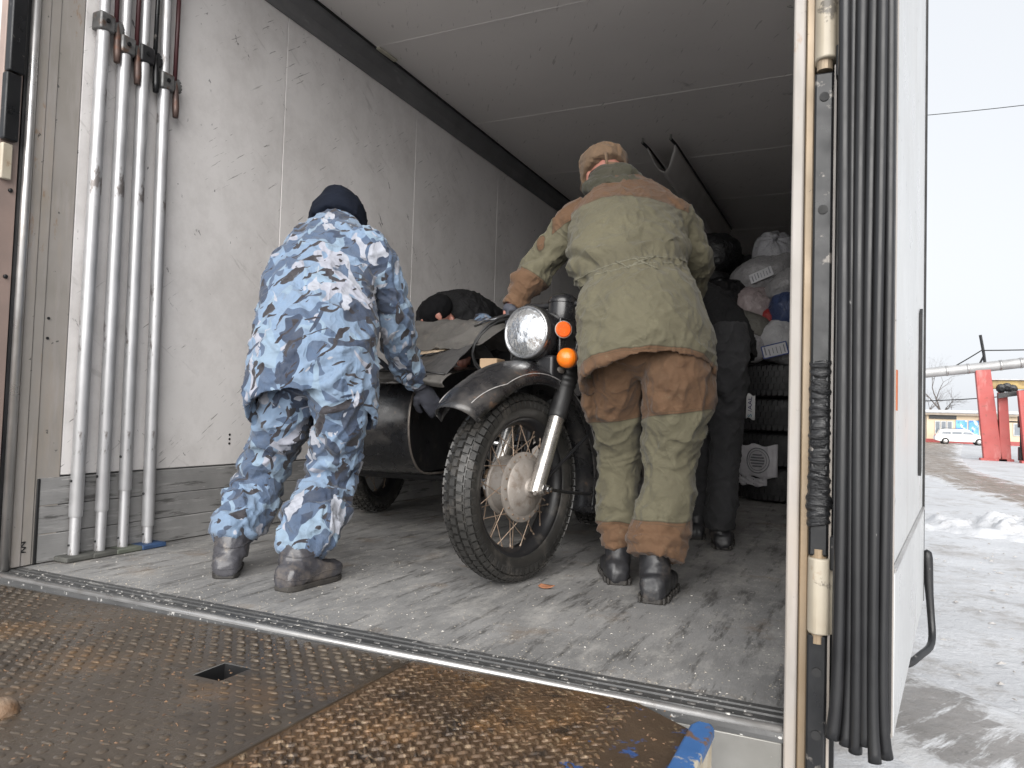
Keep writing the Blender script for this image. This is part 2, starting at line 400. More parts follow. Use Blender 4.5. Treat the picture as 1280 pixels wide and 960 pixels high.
# right rear post
MB().box((2.4605, -.008, -.75), (2.482, .12, 2.76)).build('rear_post', M['postwhite'], truck, bevel=.004)
MB().box((2.4825, .002, -.75), (2.499, .12, 2.76)).build('rear_post_flange', M['post'], truck, bevel=.003)
MB().box((-.08, -.02, 2.742), (2.535, .12, 2.80)).build('rear_header', M['postwhite'], truck, bevel=.004)
MB().box((2.4995, .03, -.75), (2.545, .12, 2.76)).build('rear_post_back', M['lockbar'], truck)
for z0, z1 in ((.335, 1.222), (-.75, .196)):
    lb = MB().box((2.500, -.034, z0), (2.533, .020, z1)).build('hinge_bar', M['lockbar'], truck, bevel=.004)
    for z in ((1.175, .965, .50) if z0 > 0 else (.13, .02, -.12)):
        MB().lathe([(.0085, -.0005), (.0085, .001)], (2.517, -.0352, z), (0, -1, 0), 16).build('bolt_hole_shade', M['black'], lb)  # flat black disc paints the dark inside of a hole
MB().box((2.5335, -.028, -.75), (2.5375, .022, 1.235)).build('gap_light_strip', M['postwhite'], truck)  # white strip stands in for sky light showing through the gap
def hinge(z0, z1):
    pr = [(2.499, .0), (2.499, -.022), (2.503, -.036), (2.512, -.044), (2.524, -.045), (2.534, -.040), (2.538, -.030), (2.551, -.026), (2.553, -.010), (2.553, .02)]
    h = MB().prism([(x, y, z0) for x, y in pr], (0, 0, z1-z0)).build('hinge', M['hinge'], truck, bevel=.003)
    MB().lathe([(.014, 0), (.014, .018)], (2.517, -.022, z0-.018), (0, 0, 1), 16).build('hinge_pin', M['post'], h, smooth=False)
    MB().lathe([(.014, 0), (.014, .016)], (2.517, -.022, z1), (0, 0, 1), 16).build('hinge_pin', M['post'], h)
    MB().obox((2.546, -.030, z0-.01 if z0 > 1 else z1+.012), (.010, 0, 0), (0, .014, 0), (0, 0, .03)).build('hinge_strap', M['lockbar'], h, bevel=.003)
hinge(1.246, 1.42); hinge(.198, .332)
# wrapped tape round the bar
tp = []
for i in range(160):
    t = i/159; z = .39+t*.30
    r = .0205+.0012*math.sin(t*118)+.0008*math.sin(t*47+1)+(.004*math.exp(-((t-.14)/.10)**2))
    tp.append((z, r))
tm = MB(); n = 20
tv = [(2.5165+r*.92*math.copysign(abs(math.cos(2*math.pi*k/n))**.6, math.cos(2*math.pi*k/n)), -.010+r*1.35*math.copysign(abs(math.sin(2*math.pi*k/n))**.6, math.sin(2*math.pi*k/n)), z+.004*math.sin(2*math.pi*k/n*2+z*40)) for z, r in tp for k in range(n)]
tm.add(tv, [(i*n+k, i*n+(k+1) % n, (i+1)*n+(k+1) % n, (i+1)*n+k) for i in range(159) for k in range(n)]+[tuple(range(n))[::-1], tuple(159*n+k for k in range(n))])
tm.build('tape_wrap', M['tape'], truck, smooth=True)
# open rear door, folded back along the side; local frame u (width), t (out of inner face), z
DP = np.array([2.633, -.055, 0]); DU = np.array([.1150, .9934, 0]); DN = np.array([.9934, -.1150, 0])
def D(u, t, z): return DP+DU*u+DN*t+np.array([0, 0, z])
def dbox(mb, u0, u1, t0, t1, z0, z1):
    c = D((u0+u1)/2, (t0+t1)/2, (z0+z1)/2)
    return mb.obox(c, DU*(u1-u0)/2, DN*(t1-t0)/2, (0, 0, (z1-z0)/2))
door = dbox(MB(), 0, 1.165, -.082, 0, .045, 2.62).build('door', M['doorwhite'], truck, bevel=.004)
tag(door, 'open rear door with black ribbed rubber seals')
dbox(MB(), .006, 1.160, .001, .005, .048, .322).build('door_kick_panel', M['doorwhite'], door, bevel=.002)
dbox(MB(), .006, 1.160, .001, .007, .324, .330).build('door_trim', M['alu'], door)
dbox(MB(), 1.1655, 1.178, -.082, .006, .045, 2.62).build('door_edge_strip', M['black'], door)
MB().add([D(.86, .001, .44), D(.90, .001, .45), D(.90, .001, .90), D(.86, .001, .88), D(.86, .008, .44), D(.90, .008, .45), D(.90, .008, .90), D(.86, .008, .88)],
         [(0,1,2,3), (4,5,6,7), (0,1,5,4), (1,2,6,5), (2,3,7,6), (3,0,4,7)]).build('door_slot', M['black'], door)
dbox(MB(), -.004, -.0005, .0, .004, .05, 2.6).build('door_edge_trim', M['postwhite'], door)
dbox(MB(), -.0045, .02, .0045, .006, .60, .67).build('rust_streak', mat('orange_rust', (.45, .13, .05), rough=.7), door)
for i, (t, r, out) in enumerate(((-.079, .010, -.026), (-.064, .0075, -.020), (-.051, .009, -.027), (-.036, .010, -.022), (-.022, .0085, -.030), (-.009, .0085, -.020))):
    zb = .035-.008*(i % 3)-(.012 if i == 4 else 0)
    pts = []; rs = []
    for kk in range(26):
        z = zb+(2.6-zb)*(kk/25)**1.6
        w = math.exp(-(z-zb)/.05)
        p = D(out-.006*w*math.sin(i*2.1), t+.0025*math.sin(z*3+i)+.008*w*(i-2.5)/2.5, z)
        pts.append(p); rs.append(r*(1+.25*w))
    MB().tube(pts, rs, 12).build('door_seal', M['rubber'], door, smooth=True)
dbox(MB(), -.018, -.001, -.090, .002, .06, 2.6).build('seal_base', M['rubber'], door)
hp = [D(1.19, .012, .20), D(1.195, .014, .15), D(1.19, .020, .06), D(1.185, .026, -.02), D(1.17, .030, -.062), D(1.12, .026, -.083), D(1.06, .006, -.085), D(1.02, -.012, -.10), D(.97, -.03, -.104)]
MB().tube(hp, [.017, .0165, .011, .011, .011, .011, .011, .011, .011], 12).build('door_holdback_bar', M['rubber'], door, smooth=True, subsurf=1)

# ------------------------------------------------------------------ tail lift
lift = thing('tail_lift_platform', (1.2, -.7, 0), 'rusty chequer plate tail lift platform level with the truck floor', 'tail lift')
def zl(x): return -.020+.030*x/2.3                               # it hangs a little crooked
def plate(name, poly, m):
    v = [(x, y, zl(x)) for x, y in poly]
    return MB().prism([(x, y, z-.03) for x, y, z in v], (0, 0, .03)).build(name, m, lift)
hx0, hx1, hy0, hy1 = 1.298, 1.378, -.312, -.222
left = MB()
for x0, x1, y0, y1 in ((-.15, hx0, -1.45, -.012), (hx0, hx1, -1.45, hy0), (hx0, hx1, hy1, -.012), (hx1, 1.655, -1.45, -.012)):
    vs_ = [(x0, y0, zl(x0)), (x1, y0, zl(x1)), (x1, y1, zl(x1)), (x0, y1, zl(x0))]
    left.add(vs_, [(0, 1, 2, 3)])
for (xa, ya, xb, yb) in ((hx0, hy0, hx1, hy0), (hx1, hy0, hx1, hy1), (hx1, hy1, hx0, hy1), (hx0, hy1, hx0, hy0)):
    MB().add([(xa, ya, zl(xa)-.002), (xb, yb, zl(xb)-.002), (xb, yb, zl(xb)-.30), (xa, ya, zl(xa)-.30)], [(0, 1, 2, 3)]).build('hole_shade_side', M['black'], lift)  # walls coloured black to paint the shade inside the hole
lp = left.build('deck_plate', M['greyplate'], lift); tag(lp, 'mud-grey chequer plate with a square hole')
MB().box((hx0-.02, hy0-.02, -.32), (hx1+.02, hy1+.02, -.315)).build('hole_shade_bottom', M['black'], lift)  # added black sheet, painted shade at the bottom of the hole
rp = plate('deck_plate', [(1.662, -.014), (2.14, -.014), (2.14, -1.45), (1.662, -1.45)], M['rustplate']); tag(rp, 'rust-brown chequer plate')
cp = plate('corner_plate', [(2.1405, -.014), (2.19, -.018), (2.305, -.095), (2.31, -1.45), (2.1405, -1.45)], M['plateblue']); tag(cp, 'rusty corner plate with flaking blue paint')
MB().obox((1.6585, -.74, zl(1.66)-.001), (.0045, 0, 0), (0, .715, 0), (0, 0, .004)).build('weld_seam', M['greyplate'], lift, bevel=.002)
blk = MB().prism([(2.312, -.46, .010), (2.352, -.46, .008), (2.354, -.115, .008), (2.346, -.098, .008), (2.322, -.100, .010), (2.313, -.125, .010)], (0, 0, .022)).build('side_rib', M['blueblock'], lift, bevel=.005)
tag(blk, 'chipped blue and cream edge rib')
MB().prism([(2.309, -.47, -.12), (2.348, -.47, -.12), (2.348, -.103, -.12), (2.315, -.103, -.12)], (0, 0, .128)).build('rib_side', mat('cream_chipped', (.5, .45, .36), (.35, .28, .18), 12, .5), lift)
lug = MB().lathe([(.001, .027), (.012, .026), (.022, .020), (.028, .008), (.030, -.004)], (1.155, -.615, zl(1.17)), (.15, .1, 1), 18)
lug.build('hinge_lug', mat('flaking_rust', (.16, .085, .04), (.25, .19, .14), 24, .7, bump=[dict(scale=40, strength=.8, dist_m=.01)]), lift, smooth=True)
def studs(x0, x1, y0, y1, pitch, kind, material):
    nseg = 8; V = []; F = []
    ring = [(math.cos(2*math.pi*k/nseg), math.sin(2*math.pi*k/nseg)) for k in range(nseg)]
    i = 0
    for a in np.arange(x0+.008, x1-.006, pitch):
        for j, b in enumerate(np.arange(y0+.008, y1-.008, pitch*.5)):
            x = a+(pitch*.5 if j % 2 else 0); y = b
            if x > x1-.008: continue
            if hx0-.012 < x < hx1+.012 and hy0-.012 < y < hy1+.012: continue
            wear = .55+.45*math.sin(x*5.1+1)*math.cos(y*6.3)+random.uniform(-.25, .25)
            wear = min(1, max(.15, wear))
            if kind == 'round':
                if j % 2 == 0: la, lb, an = .0108, .0108, 0
                else: la, lb, an = .0150, .0046, R(8)
            else:
                la, lb, an = .0125, .0042, (R(38) if (j % 2) else R(-52))+random.uniform(-.12, .12)
            h = (.0052 if kind == 'round' else .0055)*wear
            ca, sa = math.cos(an), math.sin(an); o = len(V); z = zl(x)
            for sc_, hh in ((1, -.0005), (.72, .8*h), (.35, h)):
                for c, s in ring:
                    px_, py_ = c*la*sc_, s*lb*sc_
                    V.append((x+px_*ca-py_*sa, y+px_*sa+py_*ca, z+hh))
            for q in range(2):
                for k in range(nseg): F.append((o+q*nseg+k, o+q*nseg+(k+1) % nseg, o+(q+1)*nseg+(k+1) % nseg, o+(q+1)*nseg+k))
            F.append(tuple(o+2*nseg+k for k in range(nseg)))
    mb = MB(); mb.v = V; mb.f = F
    return tag(mb.build('tread_studs', material, lift, smooth=True), kind='stuff')
studs(-.1, 1.652, -1.2, -.02, .043, 'round', M['greyplate'])
studs(1.668, 2.20, -1.2, -.02, .027, 'lens', M['rustplate'])
# crumbs of rust, mud and sawdust on the deck and the load floor
def crumbs(name, n, fn, material, s0, s1, parent=None):
    mb = MB()
    for i in range(n):
        x, y, z = fn(); s = random.uniform(s0, s1); a = random.uniform(0, 6.28)
        e1 = np.array([math.cos(a), math.sin(a), 0])*s*random.uniform(.6, 1.8); e2 = np.array([-math.sin(a), math.cos(a), 0])*s*random.uniform(.3, .8)
        c = np.array([x, y, z]); t = c+np.array([0, 0, s*.7])
        mb.add([c-e1-e2, c+e1-e2*.6, c+e1*.8+e2, c-e1*.7+e2, t], [(0, 1, 4), (1, 2, 4), (2, 3, 4), (3, 0, 4), (0, 3, 2, 1)])
    o = mb.build(name, material, parent); return o
tag(crumbs('sawdust_crumbs', 2600, lambda: ((lambda u: (random.uniform(.02, 2.44), .13+2.2*u*u, .0))(random.random())), mat('pale_sawdust', (.42, .38, .32), (.28, .25, .20), 30, .9), .0007, .0024),
    'pale crumbs of sawdust and grit scattered over the grey load floor', 'debris', kind='stuff')
tag(crumbs('rust_flakes', 1500, lambda: ((lambda x: (x, random.uniform(-.9, -.03), zl(x)))(random.uniform(.0, 2.28))), mat('rust_flake', (.22, .13, .07), (.10, .06, .04), 30, .85), .0015, .004),
    'flakes of rust and dried mud lying on the tail lift plate', 'debris', kind='stuff')
tag(crumbs('white_crumbs', 260, lambda: (random.uniform(.05, 2.42), .01+1.1*random.random()**2.2, .001), mat('white_crumb', (.66, .64, .60), (.5, .47, .42), 30, .9), .0008, .0034),
    'white crumbs of packing foam along the truck sill', 'debris', kind='stuff')
lf = MB().grid(lambda u, v: (1.655+.05*(u-.5)+.01*v, .80+.022*(v-.5)*math.sin(math.pi*min(1, u*.9+.08)), .004+.012*(u-.5)**2*4*.3+.008*v), 8, 4)
tag(lf.build('dry_leaf', mat('brown_leaf', (.28, .12, .06), rough=.8), None, smooth=True, solid=.0012), 'small curled brown leaf on the floor beside the front wheel', 'leaf')

# ================================================================== street outside
M['snow'] = mat('trodden_snow', (.56, .57, .59), (.46, .465, .48), .6, .75, spots=[
    dict(color=(.32, .295, .27), scale=.8, lo=.52, hi=.68, amt=.7, r=.75, detail=8),
    dict(color=(.26, .24, .22), scale=2.1, lo=.54, hi=.66, amt=.6, r=.75, detail=8),
    dict(color=(.22, .20, .18), scale=7, lo=.68, hi=.74, amt=.7, r=.7)],
    bump=[dict(scale=3, strength=.5, dist_m=.08, r=.7, detail=8), dict(scale=18, strength=.5, dist_m=.03, r=.7)])
M['slush'] = mat('brown_slush', (.24, .195, .155), (.17, .135, .105), 1.4, .45, spots=[
    dict(color=(.60, .60, .61), scale=1.3, lo=.56, hi=.66, amt=.85, stretch=(3.4, .28, 1), rot=(0, 0, R(-6)), r=.75, detail=8),
    dict(color=(.10, .085, .07), scale=1.9, lo=.55, hi=.68, amt=.7, stretch=(3.2, .3, 1), rot=(0, 0, R(-6)), r=.75, detail=8)],
    bump=[dict(scale=3, strength=.5, dist_m=.06, stretch=(2.5, .5, 1), r=.7, detail=8)], rvar=.25)
M['slush2'] = mat('wet_grey_slush', (.30, .285, .275), (.20, .19, .18), 2.2, .5, spots=[
    dict(color=(.74, .75, .77), scale=2.6, lo=.53, hi=.62, amt=.9, stretch=(2.8, .35, 1), rot=(0, 0, R(28)), r=.75, detail=8),
    dict(color=(.12, .11, .10), scale=14, lo=.56, hi=.68, amt=.7, r=.75, detail=8)],
    bump=[dict(scale=9, strength=.6, dist_m=.04, r=.75, detail=8)], rvar=.2)
for nm_, thr in (('slush', .30), ('slush2', .45)):                 # slush thins out into the snow towards its ragged edges
    nt_ = M[nm_].node_tree; b_ = nt_.nodes['Principled BSDF']; src = b_.inputs['Base Color'].links[0].from_socket
    ea = nt_.nodes.new('ShaderNodeAttribute'); ea.attribute_name = 'edge'
    f_ = math_node(nt_, 'ADD', ea.outputs['Fac'], ramp(nt_, noise_node(nt_, 1.1 if nm_ == 'slush' else 2.2, 8, .72), .3, .7, -.45, .45))
    sn = mixc(nt_, ramp(nt_, noise_node(nt_, 3, 6, .7), .35, .7), (.60, .61, .63), (.44, .43, .42))
    nt_.links.new(mixc(nt_, ramp(nt_, f_, thr-.12, thr+.10), sn, src), b_.inputs['Base Color'])
def axis_pts(c, near, far, n):
    t = np.linspace(-1, 1, n); return c+np.sign(t)*(near*np.abs(t)+far*np.abs(t)**6)
gx = axis_pts(4.5, 16, 700, 150); gy = axis_pts(9, 22, 1200, 170)
GX, GY = np.meshgrid(gx, gy, indexing='ij')
P = np.stack([GX.ravel(), GY.ravel(), np.zeros(GX.size)], 1)
fall = np.exp(-(((P[:, 0]-4.5)/22)**2+((P[:, 1]-9)/30)**2))
Zg = G0+fall*(.030*fbm(P*.8, 4)+.012*fbm(P*4.1, 3))
gm = MB(); gm.v = [(a, b, c) for (a, b, _), c in zip(P, Zg)]
nx, ny = len(gx), len(gy)
gm.f = [(i*ny+j, (i+1)*ny+j, (i+1)*ny+j+1, i*ny+j+1) for i in range(nx-1) for j in range(ny-1)]
tag(gm.build('snow_ground', M['snow'], None, smooth=True), 'trodden snow covering the yard beside the truck', 'snow', kind='structure')
def strip(name, path, widths, material, label, z=.03, nu=120, nv=14, amp=.02):
    P_ = np.array(path, float); t = np.linspace(0, len(P_)-1, nu)
    def cr(a):
        out = []
        for s in t:
            i = min(int(s), len(a)-2); f = s-i
            p0, p1, p2, p3 = a[max(i-1, 0)], a[i], a[i+1], a[min(i+2, len(a)-1)]
            out.append(.5*((2*p1)+(-p0+p2)*f+(2*p0-5*p1+4*p2-p3)*f*f+(-p0+3*p1-3*p2+p3)*f**3))
        return np.array(out)
    c = cr(P_); w = cr(np.array(widths, float)[:, None])[:, 0]
    tg = np.gradient(c, axis=0); tg /= np.linalg.norm(tg, axis=1)[:, None]; nr = np.stack([-tg[:, 1], tg[:, 0]], 1)
    V = []
    for i in range(nu):
        for j in range(nv+1):
            s = (j/nv-.5); e = .12*math.sin(i*.9+j)*(abs(s) > .45)
            q = c[i]+nr[i]*w[i]*(s+e*.2)
            V.append((q[0], q[1], 0))
    V = np.array(V); edge = np.array([1-abs(2*(j/nv-.5))**6 for i in range(nu) for j in range(nv+1)])
    rut = np.array([-.5*(math.exp(-((j/nv-.3)/.07)**2)+math.exp(-((j/nv-.7)/.07)**2)) for i in range(nu) for j in range(nv+1)])
    edgef = np.array([1-abs(2*(j/nv-.5)) for i in range(nu) for j in range(nv+1)])*np.array([min(1, i/6, (nu-1-i)/6) for i in range(nu) for j in range(nv+1)])
    V[:, 2] = G0+z*edge-.05*(1-edge)+amp*(rut+.5*fbm(V*1.7, 3))*edge
    mb = MB(); mb.v = [tuple(p) for p in V]
    mb.f = [(i*(nv+1)+j, (i+1)*(nv+1)+j, (i+1)*(nv+1)+j+1, i*(nv+1)+j+1) for i in range(nu-1) for j in range(nv)]
    o = mb.build(name, material, None, smooth=True)
    at_ = o.data.attributes.new('edge', 'FLOAT', 'POINT'); at_.data.foreach_set('value', edgef.astype(np.float32))
    return tag(o, label, 'road', kind='structure')
strip('road', [(10.5, 2), (9, 8), (7.9, 14), (6.9, 20), (6.15, 26), (5.9, 34), (6.6, 46), (8.3, 65), (11, 92)], [3.2, 3.1, 3.0, 2.9, 2.8, 2.9, 3.4, 4.5, 6], M['slush'],
      'brown slushy track curving away through the snow', z=.055, amp=.03)
strip('wheel_tracks', [(1.0, 5.2), (2.2, 4.3), (3.0, 3.55), (3.9, 2.7), (5.2, 1.7), (7, 1.0)], [1.3, 1.35, 1.4, 1.6, 1.9, 2.4], M['slush2'],
      'wet grey wheel tracks in the snow beside the truck', z=.05, amp=.02)
hm = MB()
def heap(u, v):
    x = (u-.5)*2; y = (v-.5)*2; r = math.hypot(x, y)
    return (5.3+x*2.2, 13.3+y*1.3, max(0, 1-r)**.7)
hm.grid(heap, 90, 60)
hv = np.array(hm.v); top = hv[:, 2].copy()
hv[:, 2] = G0-.03+top*(.22+.22*fbm(hv*np.array([1.3, 1.3, 0])*2, 4)+.10*np.abs(fbm(hv*np.array([5, 5, 0]), 2)))
hm.v = [tuple(p) for p in hv]
tag(hm.build('snow_heap', M['snow'], None, smooth=True), 'low lumpy heap of shovelled snow beside the brown track', 'snow heap', kind='stuff')
clod_m = mat('dirty_snow_clod', (.42, .41, .40), (.26, .24, .22), 12, .8)
tag(crumbs('snow_clods', 420, lambda: (random.uniform(3.0, 7.5), random.uniform(4.0, 16), G0+.01), clod_m, .006, .028), 'small dirty clods of snow strewn over the yard', 'snow clods', kind='stuff')

# long low building
bld = thing('workshop_building', (22, 88, G0), 'long low beige building with a snow covered flat roof', 'building')
bw = mat('beige_render', (.62, .50, .36), (.54, .43, .31), .8, .8, spots=[dict(color=(.35, .30, .25), scale=1.2, lo=.58, hi=.7, amt=.5, stretch=(1, 1, .4))])
red = mat('brick_red_paint', (.34, .07, .065), (.27, .055, .05), 1.5, .6, spots=[dict(color=(.45, .25, .22), scale=3, lo=.58, hi=.7, amt=.5), dict(color=(.14, .05, .04), scale=5, lo=.6, hi=.7, amt=.5)])
glass = mat('dull_window_glass', (.10, .12, .14), (.18, .20, .23), .6, .12)
MB().box((9.8, 88, G0-.1), (48, 97, G0+2.95)).build('wall', bw, bld)
MB().box((9.7, 87.93, G0-.1), (48.1, 88.02, G0+.42)).build('plinth', red, bld)
rf = MB().box((9.4, 87.4, G0+2.955), (48.6, 97.6, G0+3.15)).build('roof', mat('roof_edge', (.30, .25, .2)), bld)
MB().box((9.3, 87.3, G0+3.152), (48.7, 97.7, G0+3.5)).build('roof_snow', M['snow'], rf, bevel=.12)
M['poster'] = mat('blue_poster', (.05, .24, .62), (.16, .42, .80), .9, .4, spots=[dict(color=(.70, .80, .90), scale=1.6, lo=.56, hi=.62, amt=.9), dict(color=(.03, .12, .42), scale=2.6, lo=.58, hi=.64, amt=.9)])
for x0, x1 in ((12.45, 13.45), (13.6, 14.5)):
    MB().box((x0, 87.90, G0+.95), (x1, 87.98, G0+2.45)).build('poster_panel', M['poster'], bld, bevel=.02)
for x0, x1 in ((10.55, 11.05), (11.1, 11.6), (11.65, 12.15)):
    w = MB().box((x0, 87.90, G0+1.0), (x1, 87.98, G0+2.35)).build('window', mat('window_frame', (.55, .56, .56)), bld)
    MB().box((x0+.08, 87.86, G0+1.08), (x1-.08, 87.895, G0+2.27)).build('pane', glass, w)
MB().box((10.0, 87.85, G0+2.55), (12.5, 87.98, G0+2.93)).build('sign_board', M['lockbar'], bld)
dr = MB().box((14.8, 87.90, G0), (15.6, 87.98, G0+2.1)).build('door', mat('grey_door', (.42, .42, .43)), bld)
MB().box((14.95, 87.86, G0+1.15), (15.45, 87.895, G0+1.9)).build('pane', glass, dr)
MB().box((14.5, 87.0, G0+2.35), (16.0, 87.97, G0+2.62)).build('canopy', red, bld)
for x0 in (17.5, 20.5, 24, 28, 31.5):
    w = MB().box((x0, 87.90, G0+1.0), (x0+1.8, 87.98, G0+2.3)).build('window', mat('window_frame', (.55, .56, .56)), bld)
    MB().box((x0+.1, 87.86, G0+1.1), (x0+1.7, 87.895, G0+2.2)).build('pane', glass, w)
hs_ = thing('gabled_house', (30, 120, G0), 'grey brown gabled house behind the beige building', 'house')
hw = mat('grey_brown_boards', (.24, .19, .17), (.17, .14, .13), 1, .8)
MB().box((26, 118, G0), (36, 128, G0+6.0)).build('wall', hw, hs_)
MB().prism([(25.5, 117.5, G0+6.0), (36.5, 117.5, G0+6.0), (31, 117.5, G0+8.6)], (0, 11, 0)).build('roof', mat('dark_roof', (.19, .15, .15), (.3, .28, .28), 1, .8), hs_)
for x in (27.5, 30.2, 33):
    w = MB().box((x, 117.90, G0+3.6), (x+1.2, 117.98, G0+5.2)).build('window', mat('window_frame', (.5, .5, .5)), hs_)
    MB().box((x+.1, 117.85, G0+3.7), (x+1.1, 117.895, G0+5.1)).build('pane', glass, w)

# white estate car parked before the building
car = thing('parked_car', (12.35, 83.0, G0), 'white estate car parked in front of the blue posters', 'car')
cp_m = mat('white_car_paint', (.72, .72, .71), (.62, .62, .61), 1, .3, coat=.5)
side = [(-2.3, .42), (-2.32, .75), (-2.2, .98), (-2.05, 1.02), (-1.85, 1.45), (-1.5, 1.54), (.2, 1.55), (.55, 1.50), (1.15, 1.02), (2.05, .88), (2.28, .70), (2.30, .42), (1.85, .30), (-1.9, .30)]
cb = MB(); L_ = []
for yy, sc_ in ((-.88, .93), (-.80, 1.0), (.80, 1.0), (.88, .93)):
    L_.append([(x, yy, .35+(z-.35)*sc_ if z > 1.1 else z) for x, z in side])
nn = len(side); V = [p for r_ in L_ for p in r_]
cb.add(V, [(i*nn+k, i*nn+(k+1) % nn, (i+1)*nn+(k+1) % nn, (i+1)*nn+k) for i in range(3) for k in range(nn)]+[tuple(range(nn))[::-1], tuple(3*nn+k for k in range(nn))])
body = cb.build('body', cp_m, car, local=True, bevel=.04)
for a, b, c_, d_ in ((-1.75, -.95, -1.6, -.95), (-.85, -.02, -.85, -.02), (.08, 1.0, .08, .5)):
    MB().add([(a, -.895, 1.03), (b, -.895, 1.03), (d_, -.865, 1.40), (c_, -.865, 1.40)], [(0, 1, 2, 3)]).build('side_window', glass, body, local=True, solid=.01)
for x in (-1.42, 1.42):
    for yy in (-.84, .84):
        w = MB().lathe([(.2, -.1), (.31, -.11), (.33, -.06), (.33, .06), (.31, .11), (.2, .1)], (x, yy, .33), (0, 1, 0), 24).build('wheel', mat('car_tyre', (.02, .02, .02), rough=.8), car, local=True, smooth=True)
        MB().lathe([(.02, -.125), (.19, -.115), (.2, -.10)], (x, yy, .33), (0, 1, 0), 20).build('rim', M['alu'], w, local=True, smooth=True)
MB().box((2.2, -.75, .62), (2.31, -.42, .76)).build('headlight', M['alu'], car, local=True)
MB().box((-2.33, -.8, .72), (-2.2, -.55, .95)).build('tail_light', red, car, local=True)
for yy in (-.7, .7):
    MB().tube([(-1.6, yy, 1.54), (-1.5, yy, 1.60), (.1, yy, 1.61), (.25, yy, 1.55)], .02, 8).build('roof_rail', M['lockbar'], car, local=True)

# red steel trestles carrying an insulated pipe and a yellow beam
redc = mat('faded_red_paint', (.40, .085, .075), (.33, .065, .06), .8, .6, spots=[dict(color=(.5, .22, .2), scale=2.2, lo=.56, hi=.7, amt=.6, stretch=(1, 1, .3)), dict(color=(.16, .06, .045), scale=4, lo=.6, hi=.7, amt=.7)])
def col_obj(label, base, top, w0, w1, d=.45, extra=None):
    t = thing('trestle_column', (base[0], base[1], G0), label, 'column')
    mb = MB()
    (x0, y0), (x1, z1) = base, top
    for z, x, w in ((G0-.1, x0, w0), (z1, x1, w1)): mb.v += [(x-w/2, y0-d/2, z), (x+w/2, y0-d/2, z), (x+w/2, y0+d/2, z), (x-w/2, y0+d/2, z)]
    mb.f = [(0, 1, 2, 3), (4, 5, 6, 7)]+[(k, (k+1) % 4, 4+(k+1) % 4, 4+k) for k in range(4)]
    mb.build('shaft', redc, t, bevel=.03)
    MB().box((x0-w0*.7, y0-d*.7, G0-.05), (x0+w0*.7, y0+d*.7, G0+.12)).build('base_plate', redc, t, bevel=.02)
    if extra: extra(t)
    return t
YC = 45.0
def ex1(t):
    mb = MB().tube([(9.55, YC+.5, G0), (9.50, YC+.5, G0+1.2), (9.35, YC+.4, G0+2.4), (9.25, YC+.3, G0+3.1)], [.24, .24, .22, .2], 8); mb.build('rear_leg', redc, t)
    for a, b in (((9.55, G0+.4), (10.0, G0+2.6)), ((10.0, G0+.4), (9.5, G0+2.6)), ((9.2, G0+2.1), (10.7, G0+2.1))):
        MB().tube([(a[0], YC+.1, a[1]), (b[0], YC+.1, b[1])], .045, 6).build('brace', M['lockbar'], t)
col_obj('tall tapered red column carrying the grey pipe', (9.42, YC), (8.92, 3.72), .86, .70, extra=ex1)
col_obj('slim red column between the tall pipe column and the thick red one', (9.98, YC), (9.82, 2.5), .50, .42)
col_obj('thick red column under the end of the yellow beam', (10.98, YC-1.5), (10.62, 2.55), .85, .75)
pm = mat('grey_pipe_lagging', (.40, .40, .40), (.30, .30, .30), 1.2, .5, .3)
pp = thing('overhead_pipe', (8.8, YC, 3.9), 'grey lagged pipe running overhead across the red columns', 'pipe')
pts = [(-4, YC-.2, 2.35), (3, YC, 3.15), (6.2, YC, 3.52), (8.92, YC, 3.84), (10.7, YC, 4.08), (14, YC, 4.5), (22, YC+.5, 5.4)]
MB().tube(pts, .27, 14).build('lagging', pm, pp, smooth=True)
for x, z in ((7.2, 3.64), (8.2, 3.76), (9.7, 3.95), (10.6, 4.07)):
    MB().tube([(x, YC, z), (x+.12, YC, z+.015)], .29, 14).build('band', M['alu'], pp, smooth=True)
pol = thing('roof_pole', (8.9, YC, 3.9), 'black leaning pole standing on the grey pipe', 'pole')
MB().tube([(9.05, YC, 4.0), (8.98, YC, 4.6), (8.82, YC, 5.6)], .075, 8).build('mast', M['lockbar'], pol)
MB().tube([(8.78, YC, 4.0), (8.98, YC, 4.45)], .05, 8).build('brace', M['lockbar'], pol)
ybm = thing('yellow_beam', (12, YC+.4, 3.0), 'rusty yellow steel beam behind the red columns', 'beam')
MB().box((9.45, YC+.5, 2.72), (17, YC+.9, 3.18)).build('web', mat('faded_yellow', (.48, .34, .10), (.36, .27, .13), 1, .6, spots=[dict(color=(.2, .12, .06), scale=2, lo=.55, hi=.68, amt=.7)]), ybm, bevel=.02)
MB().box((9.3, YC+.3, 3.185), (17, YC+1.1, 3.24)).build('flange', M['snow'], ybm)
blm = thing('black_girder', (11, YC-.4, 2.4), 'black sloping girder resting on the red columns', 'girder')
MB().prism([(9.55, YC-.7, 2.16), (9.55, YC-.7, 2.42), (14, YC-.7, 3.25), (14, YC-.7, 2.98)], (0, .3, 0)).build('girder_bar', M['lockbar'], blm)
for x in (9.75, 10.0, 10.25):
    MB().lathe([(.1, -.2), (.22, -.15), (.25, 0), (.22, .15), (.1, .2)], (x, YC-.2, 2.72+.05*math.sin(x*9)), (0, 1, .2), 12).build('pulley', M['lockbar'], blm)
bp_ = thing('gauge_post', (10.5, YC-1.0, G0), 'dark post with a box on top between the red columns', 'post')
MB().tube([(10.5, YC-1, G0), (10.5, YC-1, G0+2.0)], .06, 8).build('pole', M['lockbar'], bp_)
MB().box((10.36, YC-1.15, G0+1.8), (10.66, YC-.85, G0+2.4)).build('box', M['lockbar'], bp_, bevel=.03)
